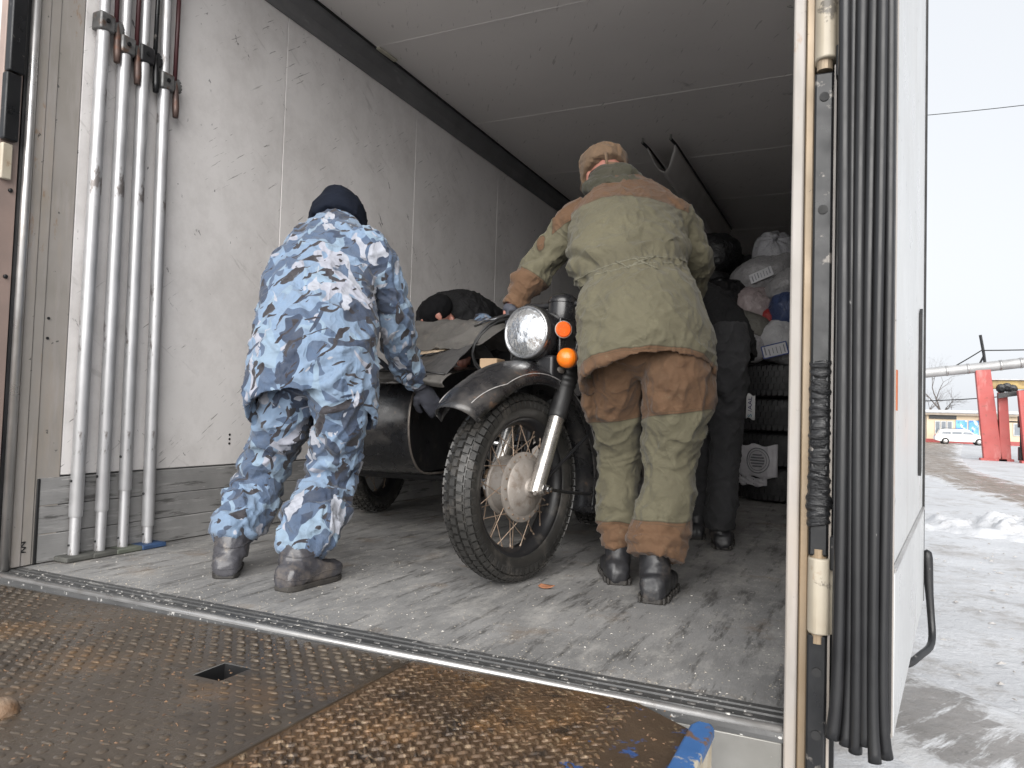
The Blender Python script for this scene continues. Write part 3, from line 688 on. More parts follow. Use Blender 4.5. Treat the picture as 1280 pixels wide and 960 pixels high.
MB().box((10.38, YC-1.15, G0+.1), (10.66, YC-.85, G0+.8)).build('box', M['lockbar'], bp_, bevel=.03)
wm = M['black']
def wire(label, pts_, r):
    P_ = [np.array(p) for p in pts_]; out = []
    for a, b in zip(P_[:-1], P_[1:]):
        for k in range(12): t = k/12; q = a*(1-t)+b*t; q[2] -= .02*np.linalg.norm(b-a)*4*t*(1-t)*.5; out.append(q)
    out.append(P_[-1]); tag(MB().tube(out, r, 6).build('overhead_wire', wm), label, 'wire')
wire('thin wire crossing the pale sky high above the yard', [(-6, 42, 17.6), (5.8, 40, 16.2), (15, 38.5, 15.6)], .018)
wire('sagging wire from the black pole along the grey pipe', [(-2, YC, 3.0), (7.4, YC, 3.75), (8.86, YC-.1, 4.75), (20, YC-.1, 5.2)], .035)
wire('low wire running between the bare tree and the red column', [(2, 60, 2.3), (9.2, 56, 2.45), (14, 52, 3.0)], .035)

# bare trees behind the roof
bark = mat('grey_bark', (.16, .14, .13), (.10, .09, .085), 6, .9)
def bare_tree(base, h, seed, label):
    rr = random.Random(seed); t = thing('bare_tree', base, label, 'tree')
    trunk, crown = MB(), MB()
    def grow(p, d, L, r, lvl):
        pts_ = [p]; q = p
        for k in range(4):
            d = d+np.array([rr.uniform(-.16, .16), rr.uniform(-.16, .16), .03]); d /= np.linalg.norm(d)
            q = q+d*L/4; pts_.append(q)
        rs = [r*(1-.5*k/4) for k in range(5)]
        (trunk if lvl < 2 else crown).tube(pts_, rs, 7 if lvl < 2 else 4, caps=False)
        if lvl >= 5: return
        for k in range(3 if lvl < 4 else 4):
            i = rr.choice((2, 3, 4)) if k else 4
            a = rr.uniform(0, 6.28); s = rr.uniform(.45, .9)
            u = np.cross(d, [0.3, 1, .2]); u /= np.linalg.norm(u); w = np.cross(d, u)
            nd = d+(u*math.cos(a)+w*math.sin(a))*s+np.array([0, 0, .12]); nd /= np.linalg.norm(nd)
            grow(pts_[i], nd, L*rr.uniform(.6, .8), rs[i]*.72, lvl+1)
    grow(np.array(base, float), np.array([.03, 0, 1.]), h*.34, h*.026, 0)
    trunk.build('trunk', bark, t, smooth=True); crown.build('crown', bark, t)
bare_tree((12.6, 101, G0), 11.0, 3, 'bare tree with a spreading crown behind the beige building')
bare_tree((10.6, 104, G0), 8.0, 11, 'small bare tree at the corner of the beige building')

# ================================================================== load poles along the left wall
M['poles'] = mat('scuffed_aluminium_tube', (.52, .52, .53), (.42, .42, .43), 8, .45, .55, spots=[
    dict(color=(.13, .11, .10), scale=18, lo=.58, hi=.64, amt=.8, stretch=(1, 1, .35), detail=6, r=.7), dict(color=(.30, .25, .21), scale=9, lo=.60, hi=.70, amt=.5, stretch=(1, 1, .25))],
    bump=[dict(scale=30, strength=.08, dist_m=.003)])
M['cast'] = mat('cast_clamp', (.22, .22, .22), (.10, .10, .10), 20, .5, .6, spots=[dict(color=(.12, .06, .03), scale=25, lo=.55, hi=.66, amt=.7)], bump=[dict(scale=60, strength=.3, dist_m=.004)])
M['lever'] = mat('rusty_lever', (.13, .085, .07), (.08, .055, .05), 18, .5, .4, spots=[dict(color=(.2, .08, .04), scale=22, lo=.52, hi=.66, amt=.7)])
pads = [mat('grey_rubber_pad', (.11, .11, .10), (.07, .07, .065), 15, .8), mat('dark_rubber_pad', (.06, .06, .055), (.10, .10, .09), 15, .8), mat('green_grey_pad', (.14, .15, .12), (.09, .10, .08), 15, .8), mat('blue_pad', (.04, .085, .19), (.03, .06, .13), 15, .6)]
dark_cl = mat('black_clamp', (.02, .02, .022), rough=.45)
def load_pole(y, xb, xt, yt, zc, sleeve, k, label):
    """telescopic shoring bar leaning on the wall; zc = height of the clamp, sleeve = where the outer tube ends"""
    t = thing('load_bar', (xb, y, 0), label, 'load bar', 'telescopic load bars leaning against the left wall')
    B = np.array([xb, y, 0.]); T_ = np.array([xt, yt, 2.45]); d = (T_-B)/np.linalg.norm(T_-B)
    at = lambda z: B+d*(z/d[2])
    MB().tube([at(.018), at(2.42)], .0185, 18).build('inner_tube', M['poles'], t, smooth=True, auto=40)
    MB().tube([at(sleeve), at(sleeve+.006), at(zc)], [.0215, .0232, .0232], 20).build('outer_tube', M['poles'], t, smooth=True, auto=40)
    for s in (-1, 1):
        MB().lathe([(.005, 0), (.005, .004), (.002, .006)], at(sleeve+.13)+np.array([0, s*.0225, 0]), (0, s, 0), 8).build('rivet', M['lockbar'], t)
        MB().lathe([(.004, 0), (.004, .004), (.002, .006)], at(.055)+np.array([0, s*.018, 0]), (0, s, 0), 8).build('rivet', M['lockbar'], t)
    pad = MB().box((xb-.030, y-.055, .001), (xb+.045, y+.055, .020)).build('foot_pad', pads[k], t, bevel=.005)
    cm = dark_cl if k == 2 else M['cast']
    c = at(zc)
    cl = MB().obox(c+d*.028, (.027, 0, 0), (0, .030, 0), d*.034).build('clamp', cm, t, bevel=.007)
    MB().tube([c+np.array([.028, -.004, .03]), c+np.array([.034, -.004, .03])], .008, 10).build('clamp_bolt', M['lockbar'], cl)
    ear = MB()
    for i in range(5):
        a = R(-35+i*28); q = c+np.array([.004, .052+.013*math.cos(a), .030+.022*math.sin(a)])
        ear.obox(q, (.010, 0, 0), np.array([0, math.cos(a), math.sin(a)])*.010, np.array([0, -math.sin(a), math.cos(a)])*.0045)
    ear.tube([c+np.array([-.012, .048, .03]), c+np.array([.016, .048, .03])], .021, 14)
    ear.build('ratchet', cm, cl)
    lv = [c+np.array([.006, .046, .05]), c+np.array([.008, .050, .0]), c+np.array([.010, .052, -.06]), c+np.array([.012, .051, -.098])]
    MB().tube(lv, [.010, .012, .0135, .011], 12).build('lever', M['lockbar'] if k == 2 else M['lever'], t, smooth=True)
    up = [c+np.array([.004, .046, .05]), c+np.array([.004, .047, .30]), c+np.array([.004, .047, .52])]
    MB().tube(up, .0085, 10).build('ratchet_strip', mat('dark_red_rod', (.055, .014, .016), rough=.5) if k != 2 else M['lockbar'], t, smooth=True)
    return t
load_pole(.285, .030, .042, .285, 1.945, .155, 0, 'scratched load bar beside the white rear post, its clamp highest of the four')
load_pole(.385, .032, .040, .372, 1.90, .165, 1, 'load bar with grey clamp, second from the white rear post')
load_pole(.478, .034, .036, .455, 1.905, .235, 2, 'load bar with the black clamp, third from the white rear post')
load_pole(.585, .036, .036, .548, 1.84, .085, 3, 'load bar standing on the blue pad, farthest from the white rear post')

# ================================================================== motorcycle with sidecar
M['tyre'] = mat('dusty_tyre_rubber', (.030, .029, .027), (.017, .0165, .016), 9, .44, spots=[
    dict(color=(.10, .09, .08), scale=12, lo=.52, hi=.70, amt=.6, r=.7)], bump=[dict(scale=50, strength=.2, dist_m=.003)])
M['gloss'] = mat('old_black_enamel', (.016, .016, .018), (.011, .011, .012), 6, .30, spots=[
    dict(color=(.10, .09, .082), scale=7, lo=.48, hi=.70, amt=.55, r=.75), dict(color=(.13, .075, .045), scale=14, lo=.645, hi=.70, amt=.6, detail=6),
    dict(color=(.3, .29, .28), scale=30, lo=.70, hi=.73, amt=.5)], coat=.3, rvar=.15, bump=[dict(scale=5, strength=.08, dist_m=.02)])
M['mgloss'] = mat('black_painted_steel', (.018, .018, .020), (.012, .012, .013), 6, .38, spots=[dict(color=(.09, .08, .07), scale=12, lo=.56, hi=.7, amt=.5, r=.7)])
M['satin'] = mat('brushed_fork_alloy', (.55, .53, .50), (.42, .40, .38), 14, .30, .9, spots=[dict(color=(.2, .17, .14), scale=18, lo=.62, hi=.70, amt=.5, stretch=(1, 1, .3))])
M['hub'] = mat('dusty_alloy_hub', (.36, .33, .30), (.27, .24, .215), 16, .55, .45, spots=[dict(color=(.17, .12, .085), scale=20, lo=.54, hi=.68, amt=.6, r=.7), dict(color=(.5, .47, .44), scale=35, lo=.62, hi=.7, amt=.5)],
    bump=[dict(scale=50, strength=.15, dist_m=.003)])
M['spoke'] = mat('rusted_spoke', (.20, .135, .09), (.30, .24, .19), 60, .5, .5)
M['chrome'] = mat('dull_chrome', (.62, .62, .62), (.50, .50, .50), 20, .16, 1.0)
M['rubberblack'] = mat('black_rubber', (.018, .018, .019), (.012, .012, .012), 10, .5)
M['amber'], nt_, b_ = newmat('amber_lens')
b_.inputs['Base Color'].default_value = (.85, .20, .012, 1); b_.inputs['Roughness'].default_value = .12; b_.inputs['Coat Weight'].default_value = .6
b_.inputs['Subsurface Weight'].default_value = .35; b_.inputs['Subsurface Radius'].default_value = (.03, .012, .003); b_.inputs['Subsurface Scale'].default_value = .5
wv = nt_.nodes.new('ShaderNodeTexWave'); wv.inputs['Scale'].default_value = 75; tc_ = nt_.nodes.new('ShaderNodeTexCoord'); nt_.links.new(tc_.outputs['Object'], wv.inputs['Vector'])
bn_ = nt_.nodes.new('ShaderNodeBump'); bn_.inputs['Strength'].default_value = .35; bn_.inputs['Distance'].default_value = .003
nt_.links.new(wv.outputs['Fac'], bn_.inputs['Height']); nt_.links.new(bn_.outputs[0], b_.inputs['Normal'])
M['reflector'] = mat('orange_reflector', (.75, .12, .015), (.6, .09, .012), 60, .2, coat=.5)
M['lamp'], nt_, b_ = newmat('fluted_headlamp_glass')
tc_ = nt_.nodes.new('ShaderNodeTexCoord'); mp_ = nt_.nodes.new('ShaderNodeMapping'); nt_.links.new(tc_.outputs['Object'], mp_.inputs['Vector'])
mp_.inputs['Scale'].default_value = (1, .6, .55)
b_.inputs['Base Color'].default_value = (.86, .87, .88, 1); b_.inputs['Metallic'].default_value = .85; b_.inputs['Roughness'].default_value = .13; b_.inputs['Coat Weight'].default_value = 1
n1 = nt_.nodes.new('ShaderNodeTexNoise'); n1.inputs['Scale'].default_value = 34; n1.inputs['Detail'].default_value = 3; nt_.links.new(mp_.outputs[0], n1.inputs['Vector'])
n2 = nt_.nodes.new('ShaderNodeTexVoronoi'); n2.inputs['Scale'].default_value = 62; nt_.links.new(mp_.outputs[0], n2.inputs['Vector'])
b1 = nt_.nodes.new('ShaderNodeBump'); b1.inputs['Strength'].default_value = .9; b1.inputs['Distance'].default_value = .012; nt_.links.new(n1.outputs['Fac'], b1.inputs['Height'])
b2 = nt_.nodes.new('ShaderNodeBump'); b2.inputs['Strength'].default_value = .35; b2.inputs['Distance'].default_value = .006; nt_.links.new(n2.outputs['Distance'], b2.inputs['Height']); nt_.links.new(b1.outputs[0], b2.inputs['Normal'])
nt_.links.new(b2.outputs[0], b_.inputs['Normal'])

BL = (1.512, .845, 0)
bike = thing('motorcycle', BL, 'old black motorcycle with sidecar being pushed into the truck', 'motorcycle', rz=R(7.5))
bike['_o'] = [0, 0, 0]
def xf(mb, a, c=(0, 0)):
    ca, sa = math.cos(a), math.sin(a)
    mb.v = [(c[0]+(x-c[0])*ca-(y-c[1])*sa, c[1]+(x-c[0])*sa+(y-c[1])*ca, z) for x, y, z in mb.v]; return mb
STEER = R(-20)
def fb(mb, name, m, parent=None, **k): return xf(mb, STEER).build(name, m, parent or bike, local=True, **k)
def bb(mb, name, m, parent=None, **k): return mb.build(name, m, parent or bike, local=True, **k)

def wheel(cx, cy, rad, steer, full=True, nblk=66):
    bld_ = fb if steer else bb
    ax = (1, 0, 0); c = (cx, cy, rad)
    hw = .054; rr_ = .232                                     # half width, bead radius
    sec = [(rr_, -.036), (rr_+.012, -.046), (rr_+.035, -hw), (rad-.040, -hw), (rad-.022, -.046), (rad-.012, -.030), (rad-.009, 0), (rad-.012, .030), (rad-.022, .046), (rad-.040, hw), (rr_+.035, hw), (rr_+.012, .046), (rr_, .036)]
    w = bld_(MB().lathe(sec, c, ax, 72, closed='ring'), 'wheel', M['tyre'], smooth=True)
    w['label'] = 'tyre and spoked wheel'
    tb = MB()
    rows = ((-.047, rad-.021, R(-52), .009, .0115), (-.026, rad-.010, R(-20), .0095, .0105), (0, rad-.007, 0, .010, .0105), (.026, rad-.010, R(20), .0095, .0105), (.047, rad-.021, R(52), .009, .0115))
    for i in range(nblk):
        for q, (lx, r_, tilt, wx, wt) in enumerate(rows):
            a = 2*math.pi*(i+(.5 if q % 2 else 0))/nblk
            er = np.array([0, math.cos(a), math.sin(a)]); et = np.array([0, -math.sin(a), math.cos(a)]); ex = np.array([1., 0, 0])
            nrm = er*math.cos(tilt)+ex*math.sin(tilt); tx = ex*math.cos(tilt)-er*math.sin(tilt)
            p = np.array(c)+er*r_+ex*lx
            jt = et*.16 if q in (1, 3) else et*0
            tb.obox(p, (tx+jt)*wx, et*wt, nrm*.0065)
            if q in (0, 4):
                p2 = np.array(c)+er*(r_-.021)+ex*(math.copysign(hw-.001, lx))
                tb.obox(p2, ex*.0035, et*wt*.8, er*.011)
    tag(bld_(tb, 'tread_blocks', M['tyre'], w), kind='stuff')
    if full:
        wh = MB()
        for i in range(150):
            a = random.uniform(0, 6.28); s = random.choice((-1, 1))
            er = np.array([0, math.cos(a), math.sin(a)]); p = np.array(c)+er*(rad-.016)+np.array([s*.046, 0, 0])
            q = p+er*random.uniform(.006, .014)+np.array([s*random.uniform(.003, .01), random.uniform(-.004, .004), random.uniform(-.004, .004)])
            wh.tube([p, q], [.0007, .0004], 4, caps=False)
        tag(bld_(wh, 'vent_whiskers', M['tyre'], w), kind='stuff')
    rim = [(rr_+.006, -.041), (rr_+.010, -.037), (rr_-.003, -.033), (rr_-.014, -.016), (rr_-.017, 0), (rr_-.014, .016), (rr_-.003, .033), (rr_+.010, .037), (rr_+.006, .041), (rr_-.006, .036), (rr_-.020, .016), (rr_-.022, 0), (rr_-.020, -.016), (rr_-.006, -.036)]
    bld_(MB().lathe(rim, c, ax, 72, closed='ring'), 'rim', M['mgloss'], w, smooth=True)
    hub = [(.02, -.062), (.045, -.060), (.082, -.052), (.100, -.048), (.104, -.040), (.100, -.034), (.092, -.032), (.088, .020), (.100, .026), (.113, .028), (.120, .034), (.120, .041), (.108, .045), (.098, .046), (.095, .050), (.060, .064), (.034, .070), (.030, .078), (.018, .080)]
    h = bld_(MB().lathe(hub, c, ax, 48), 'hub', M['hub'], w, smooth=True, auto=40)
    for i in range(20):
        a = 2*math.pi*i/20; q = np.array(c)+np.array([.0445, math.cos(a)*.109, math.sin(a)*.109])
        bld_(MB().lathe([(.0035, 0), (.0035, .004)], q, ax, 8), 'flange_rivet', M['spoke'], w)
    n = 40 if full else 20
    for i in range(n):
        s = 1 if i % 2 else -1; a = 2*math.pi*(i+.3)/n; da = (1 if (i//2) % 2 else -1)*R(21)
        rf_ = .112 if s > 0 else .100
        p = np.array(c)+np.array([s*.036 if s > 0 else -.043, math.cos(a)*rf_, math.sin(a)*rf_]); q = np.array(c)+np.array([s*.008, math.cos(a+da)*(rr_-.018), math.sin(a+da)*(rr_-.018)])
        m_ = p+(q-p)*.9
        bld_(MB().tube([p, m_, m_+(q-m_)*.02, q], [.0018, .0018, .0034, .0034], 6), 'spoke', M['spoke'], w)
    return w
fw = wheel(0, 0, .325, True); fw['label'] = 'front wheel with knobbly tyre, rusty spokes and grey drum'

RAKE = R(25); FD = np.array([0, math.sin(RAKE), math.cos(RAKE)])
for s in (1, -1):
    A = np.array([s*.094, .0, .325]); off = np.array([0, .012, 0])
    fk = fb(MB().tube([A+FD*-.02, A+FD*.0, A+FD*.27], [.024, .0275, .0275], 20), 'fork_leg', M['satin'], smooth=True, auto=40)
    bo = MB(); pts = []; rs = []
    for i in range(40):
        t = i/39; pts.append(A+FD*(.262+.25*t)); rs.append((.0335 if t < .85 else .034)+(.0016*math.sin(i*1.9) if t > .45 else 0)-(.002 if t < .03 else 0))
    fb(bo.tube(pts, rs, 20), 'fork_gaiter', M['rubberblack'], fk, smooth=True)
    fb(MB().tube([A+FD*.50, A+FD*.72], .027, 16), 'fork_shroud', M['gloss'], fk, smooth=True, auto=40)
    fb(MB().tube([A+np.array([-s*.03, 0, 0]), A+np.array([s*.035, 0, 0])], .017, 16), 'axle_clamp', M['satin'], fk, smooth=True, auto=40)
    fb(MB().lathe([(.016, 0), (.016, .012), (.009, .014), (.009, .026), (.004, .028)], A+np.array([s*.035, 0, 0]), (s, 0, 0), 6 if s > 0 else 12), 'axle_nut', M['chrome'], fk)
    fb(MB().tube([A+np.array([s*.014, -.028, -.012]), A+np.array([s*.014, .030, -.016])], .0085, 8), 'pinch_bolt', M['satin'], fk)
HC = np.array([0, 0, .325])+FD*.58
fb(MB().obox(HC, (.135, 0, 0), np.cross(FD, (1, 0, 0))*.035, FD*.018), 'fork_yoke', M['gloss'], bevel=.008)
fb(MB().obox(HC+FD*.15, (.135, 0, 0), np.cross(FD, (1, 0, 0))*.035, FD*.012), 'fork_yoke', M['gloss'], bevel=.008)
# mudguard: domed section swept round the wheel, angle measured from straight up, forward is -y
def guard(cy, rad, wheel_r, a0, a1, half, bld_, parent=None, nseg=48, flare=True, cx=0):
    V = []; ns = 18
    for i in range(nseg+1):
        t = i/nseg; a = a0+(a1-a0)*t
        R0 = rad+(.022*max(0, 1-t*7) if flare else 0)+.045*t*t
        hw = half*(1-.18*max(0, 1-t*6)**2)*(1-.10*max(0, (t-.85)/.15))
        for j in range(ns+1):
            s = -1+2*j/ns
            x = hw*math.sin(s*math.pi/2*1.0); d = .062*(1-math.cos(s*math.pi/2))+(.018*max(0, abs(s)-.82)/.18)
            r_ = R0-d
            V.append((cx+x, cy+r_*math.sin(a), wheel_r+r_*math.cos(a)))
    mb = MB(); mb.v = V
    mb.f = [(i*(ns+1)+j, (i+1)*(ns+1)+j, (i+1)*(ns+1)+j+1, i*(ns+1)+j+1) for i in range(nseg) for j in range(ns)]
    return bld_(mb, 'mudguard', M['gloss'], parent, smooth=True, solid=.004)
g = guard(0, .428, .325, R(-54), R(106), .092, fb); g['label'] = 'black front mudguard with white pinstripe'
st = MB()
for s in (1, -1):
    pts = []
    for i in range(61):
        a = R(-49)+(R(100)-R(-49))*i/60
        d = .046 if i > 9 else .046-.018*math.sin((9-i)/9*1.5); sx = math.asin(min(1, math.sqrt(1-(1-d/.062)**2)))
        r_ = .4305-d+.045*(i/60)**2+(.022*max(0, 1-i/60*7)); pts.append((s*.0935*math.sin(sx)*(1-.14*max(0, 1-i/60*6)**2), r_*math.sin(a), .325+r_*math.cos(a)))
    st.tube(pts, .0017, 6)
fb(st, 'pinstripe', mat('grey_white_pinstripe', (.42, .41, .40), (.2, .19, .19), 40, .5), g)
for s in (1, -1):
    fb(MB().tube([(s*.095, .02, .335), (s*.098, .17, .42), (s*.088, .33, .50)], .006, 8), 'guard_stay', M['mgloss'], g)
    fb(MB().tube([(s*.095, .02, .325), (s*.098, .18, .30), (s*.085, .36, .28)], .006, 8), 'guard_stay', M['mgloss'], g)
# headlamp
LC = np.array([0.0, .095, .862])
lampb = fb(MB().lathe([(.086, -.05), (.092, -.045), (.097, -.02), (.097, .01), (.090, .06), (.070, .105), (.04, .13), (.01, .138)], LC, (0, 1, -.02), 40), 'headlamp', M['gloss'], smooth=True, auto=50)
fb(MB().lathe([(.083, -.056), (.090, -.062), (.096, -.055), (.098, -.040), (.094, -.034)], LC, (0, 1, -.02), 48, closed='ring'), 'lamp_rim', mat('dull_lamp_rim', (.35, .35, .36), (.2, .2, .2), 12, .3, .9), lampb, smooth=True)
fb(MB().lathe([(.0, -.088), (.02, -.0865), (.04, -.082), (.06, -.074), (.075, -.066), (.085, -.056)], LC, (0, 1, -.02), 48, closed=False), 'lamp_glass', M['lamp'], lampb, smooth=True)
for s in (1, -1):
    fb(MB().obox(LC+np.array([s*.105, .05, -.02]), (.006, 0, 0), (0, .05, 0), (0, 0, .075)), 'lamp_bracket', M['gloss'], lampb, bevel=.004)
fb(MB().tube([LC+np.array([.02, -.02, -.10]), LC+np.array([.02, .0, -.125])], .012, 10), 'lamp_screw', M['chrome'], lampb)
fb(MB().tube([LC+np.array([.055, .01, -.11]), LC+np.array([.075, .02, -.125]), LC+np.array([.095, .05, -.13])], [.016, .016, .010], 10), 'wiring_boot', M['hub'], lampb, smooth=True)
for i in range(4):
    fb(MB().tube([LC+np.array([.02+.02*i, .05, -.09]), LC+np.array([.03+.02*i, .03, -.15-.01*i]), LC+np.array([.08+.01*i, .08, -.17]), LC+np.array([.10, .14, -.13])], .004, 6), 'wiring', M['rubberblack'], lampb, smooth=True)
fb(MB().obox((.0, .13, .735), (.09, 0, 0), (0, .05, 0), (0, 0, .05)), 'horn_box', M['mgloss'], bevel=.01)
for s in (1,):
    IC = np.array([s*.148, .085, .772])
    fb(MB().tube([IC+np.array([0, .06, 0]), IC+np.array([-s*.05, .08, 0])], .008, 10), 'indicator_stalk', M['mgloss'])
    ii = fb(MB().lathe([(.010, .05), (.030, .040), (.036, .018), (.036, .012)], IC, (.0, 1, 0), 28), 'indicator', M['gloss'], smooth=True, auto=45)
    fb(MB().lathe([(.0355, .014), (.0355, -.004), (.033, -.016), (.026, -.026), (.014, -.032), (.002, -.034)], IC, (0, 1, 0), 32), 'indicator_lens', M['amber'], ii, smooth=True)
    rfl = fb(MB().lathe([(.028, 0), (.028, .006), (.024, .010)], (s*.128, .085, .872), (s*.75, -.66, 0), 28), 'side_reflector', M['reflector'], smooth=False)
    fb(MB().lathe([(.0285, -.002), (.0305, .0), (.0305, .006), (.0285, .007)], (s*.128, .085, .872), (s*.75, -.66, 0), 28, closed='ring'), 'reflector_rim', M['hub'], rfl)
# instrument pod, handlebar, levers, cables
pod = fb(MB().lathe([(.040, -.075), (.050, -.06), (.053, .0), (.053, .022), (.056, .024), (.056, .032), (.050, .046), (.034, .058), (.012, .063), (.001, .064)], (.030, .225, .962), (0, .1, 1), 36), 'instrument_pod', M['gloss'], smooth=True, auto=50)
fb(MB().lathe([(.02, 0), (.02, .06)], (.10, .26, .90), (0, .2, 1), 16), 'ignition_switch', M['mgloss'], smooth=True, auto=40)
hb = [(-.39, .33, .955), (-.25, .285, .965), (-.14, .24, .99), (-.07, .23, .985), (.07, .23, .985), (.14, .24, .99), (.25, .285, .965), (.39, .33, .955)]
hbar = fb(MB().tube(hb, .0125, 12), 'handlebar', M['mgloss'], smooth=True)
for s in (1, -1):
    fb(MB().tube([(s*.27, .29, .963), (s*.395, .332, .955)], .0175, 14), 'grip', M['rubberblack'], hbar, smooth=True, auto=40)
    fb(MB().tube([(s*.21, .235, .955), (s*.25, .205, .948), (s*.33, .20, .935), (s*.385, .215, .926)], [.006, .0065, .0065, .0075], 10), 'lever', M['chrome'], hbar, smooth=True)
    fb(MB().obox((s*.215, .255, .96), (.018, 0, 0), (0, .02, 0), (0, 0, .02)), 'lever_clamp', M['mgloss'], hbar, bevel=.004)
for q, dz in ((0, 0), (1, .012)):
    fb(MB().tube([(-.20, .25, .95+dz), (-.20, .13, .93+dz), (-.23, .06, .87+dz), (-.27, .05, .79+dz), (-.26, .10, .72+dz), (-.20, .2, .68)], .0048, 8), 'control_cable', M['rubberblack'], hbar, smooth=True, subsurf=1)
# frame, tank, saddle, engine, exhausts
fr = bb(MB().tube([(.03, .27, .95), (.03, .36, .60)], .038, 14), 'frame', M['mgloss'], smooth=True, auto=40)
for s in (1, -1):
    bb(MB().tube([(s*.02, .33, .70), (s*.10, .46, .30), (s*.14, .56, .18), (s*.15, 1.25, .18), (s*.13, 1.42, .33)], .016, 10), 'frame_tube', M['mgloss'], fr, smooth=True)
    bb(MB().tube([(s*.02, .30, .86), (s*.05, .9, .78), (s*.13, 1.45, .60)], .016, 10), 'frame_tube', M['mgloss'], fr, smooth=True)
tk = MB(); secs = [(.36, .03, .05, .83), (.40, .09, .09, .83), (.52, .135, .12, .84), (.68, .14, .125, .845), (.84, .11, .10, .83), (.95, .06, .06, .81)]
ns = 24; V = []
for y, w_, h_, z in secs: V += [(w_*math.cos(2*math.pi*k/ns), y, z+h_*math.sin(2*math.pi*k/ns)) for k in range(ns)]
tk.add(V, [(i*ns+k, i*ns+(k+1) % ns, (i+1)*ns+(k+1) % ns, (i+1)*ns+k) for i in range(len(secs)-1) for k in range(ns)]+[tuple(range(ns))[::-1], tuple((len(secs)-1)*ns+k for k in range(ns))])
bb(tk, 'fuel_tank', M['gloss'], smooth=True, subsurf=1)
bb(MB().box((-.14, .93, .80), (.14, 1.62, .90)), 'saddle', M['rubberblack'], bevel=.04, seg=3)
en = bb(MB().lathe([(.06, -.2), (.13, -.18), (.15, -.1), (.15, .18), (.12, .22)], (0, .72, .36), (0, 1, 0), 24), 'engine', M['hub'], smooth=True, auto=40)
for s in (1, -1):
    cyl = bb(MB().tube([(s*.13, .70, .37), (s*.36, .70, .38)], .052, 16), 'cylinder', M['mgloss'], en)
    for i in range(9):
        x = s*(.16+i*.021); bb(MB().obox((x, .70, .375), (.003, 0, 0), (0, .085, 0), (0, 0, .078)), 'cooling_fin', M['mgloss'], cyl, bevel=.002, seg=1)
    bb(MB().obox((s*.385, .70, .38), (.03, 0, 0), (0, .075, 0), (0, 0, .065)), 'rocker_cover', M['hub'], cyl, bevel=.02, seg=3)
    bb(MB().tube([(s*.30, .62, .34), (s*.31, .57, .26), (s*.29, .62, .17), (s*.24, .85, .13), (s*.22, 1.2, .14)], .021, 12), 'exhaust_pipe', mat('browned_chrome', (.42, .33, .24), (.22, .15, .10), 12, .3, .9), en, smooth=True, subsurf=1)
    bb(MB().tube([(s*.12, .47, .44), (s*.30, .50, .455), (s*.43, .55, .43), (s*.46, .62, .36)], .011, 10), 'crash_bar', M['chrome'], en, smooth=True)
bb(MB().box((-.12, .62, .50), (.12, .92, .66)), 'air_box', M['mgloss'], bevel=.03)
bb(MB().tube([(.03, .35, .88), (.03, .35, .60), (.06, .43, .42)], [.06, .055, .04], 14), 'headstock', M['mgloss'], smooth=True)
rw = wheel(0, 1.42, .325, False, full=False, nblk=50); rw['label'] = 'rear wheel hidden in the shade behind the engine'
guard(1.42, .40, .325, R(-70), R(100), .085, bb, flare=False)
# sidecar
prof = [(.530, .700), (.470, .690), (.430, .640), (.405, .570), (.400, .500), (.415, .430), (.450, .370), (.500, .325), (.570, .295), (.700, .285), (1.55, .285), (1.72, .34), (1.76, .60), (1.70, .80), (1.4, .83), (1.05, .80), (.80, .745)]
PX = [(-.600, 1.0, 0), (-.65, 1.0, 0), (-.75, 1.01, 0), (-.95, 1.0, 0), (-1.06, .97, .004), (-1.14, .90, .014), (-1.19, .78, .03), (-1.205, .62, .04)]
npf = len(prof); V = []
for x, k, dy in PX:
    for y, z in prof: V.append((x, 1.2+(y-1.2)*(.55+.45*k)+dy, .56+(z-.56)*k))
sb = MB().add(V, [(i*npf+j, i*npf+(j+1) % npf, (i+1)*npf+(j+1) % npf, (i+1)*npf+j) for i in range(len(PX)-1) for j in range(npf)]+[tuple((len(PX)-1)*npf+j for j in range(npf))])
sco = bb(sb, 'sidecar_body', M['gloss'], smooth=True, subsurf=2, solid=.006); sco['label'] = 'dented black sidecar tub with worn edge'
sw = MB().add([(-.635, 1.2+(y-1.2)*.985, .56+(z-.56)*.96) for y, z in prof], [tuple(range(npf))]); bb(sw, 'sidecar_side', M['mgloss'], sco, solid=.004)
bb(MB().tube([(-.600, y, z) for y, z in prof], .0055, 8, closed=True), 'sidecar_edge', mat('worn_steel_edge', (.28, .25, .22), (.12, .10, .09), 14, .45, .5), sco, smooth=True, subsurf=1)
bb(MB().tube([(-.10, .90, .26), (-.45, .90, .255), (-1.10, .92, .255), (-1.13, 1.7, .26)], .022, 12), 'sidecar_chassis', M['mgloss'], smooth=True)
bb(MB().tube([(-.12, 1.30, .25), (-1.1, 1.30, .25)], .022, 12), 'sidecar_chassis', M['mgloss'], smooth=True)
sw_ = wheel(-1.215, 1.30, .325, False, full=False, nblk=50); sw_['label'] = 'sidecar wheel under the black tub'
guard(1.30, .39, .325, R(-80), R(90), .085, bb, flare=False, cx=-1.215)

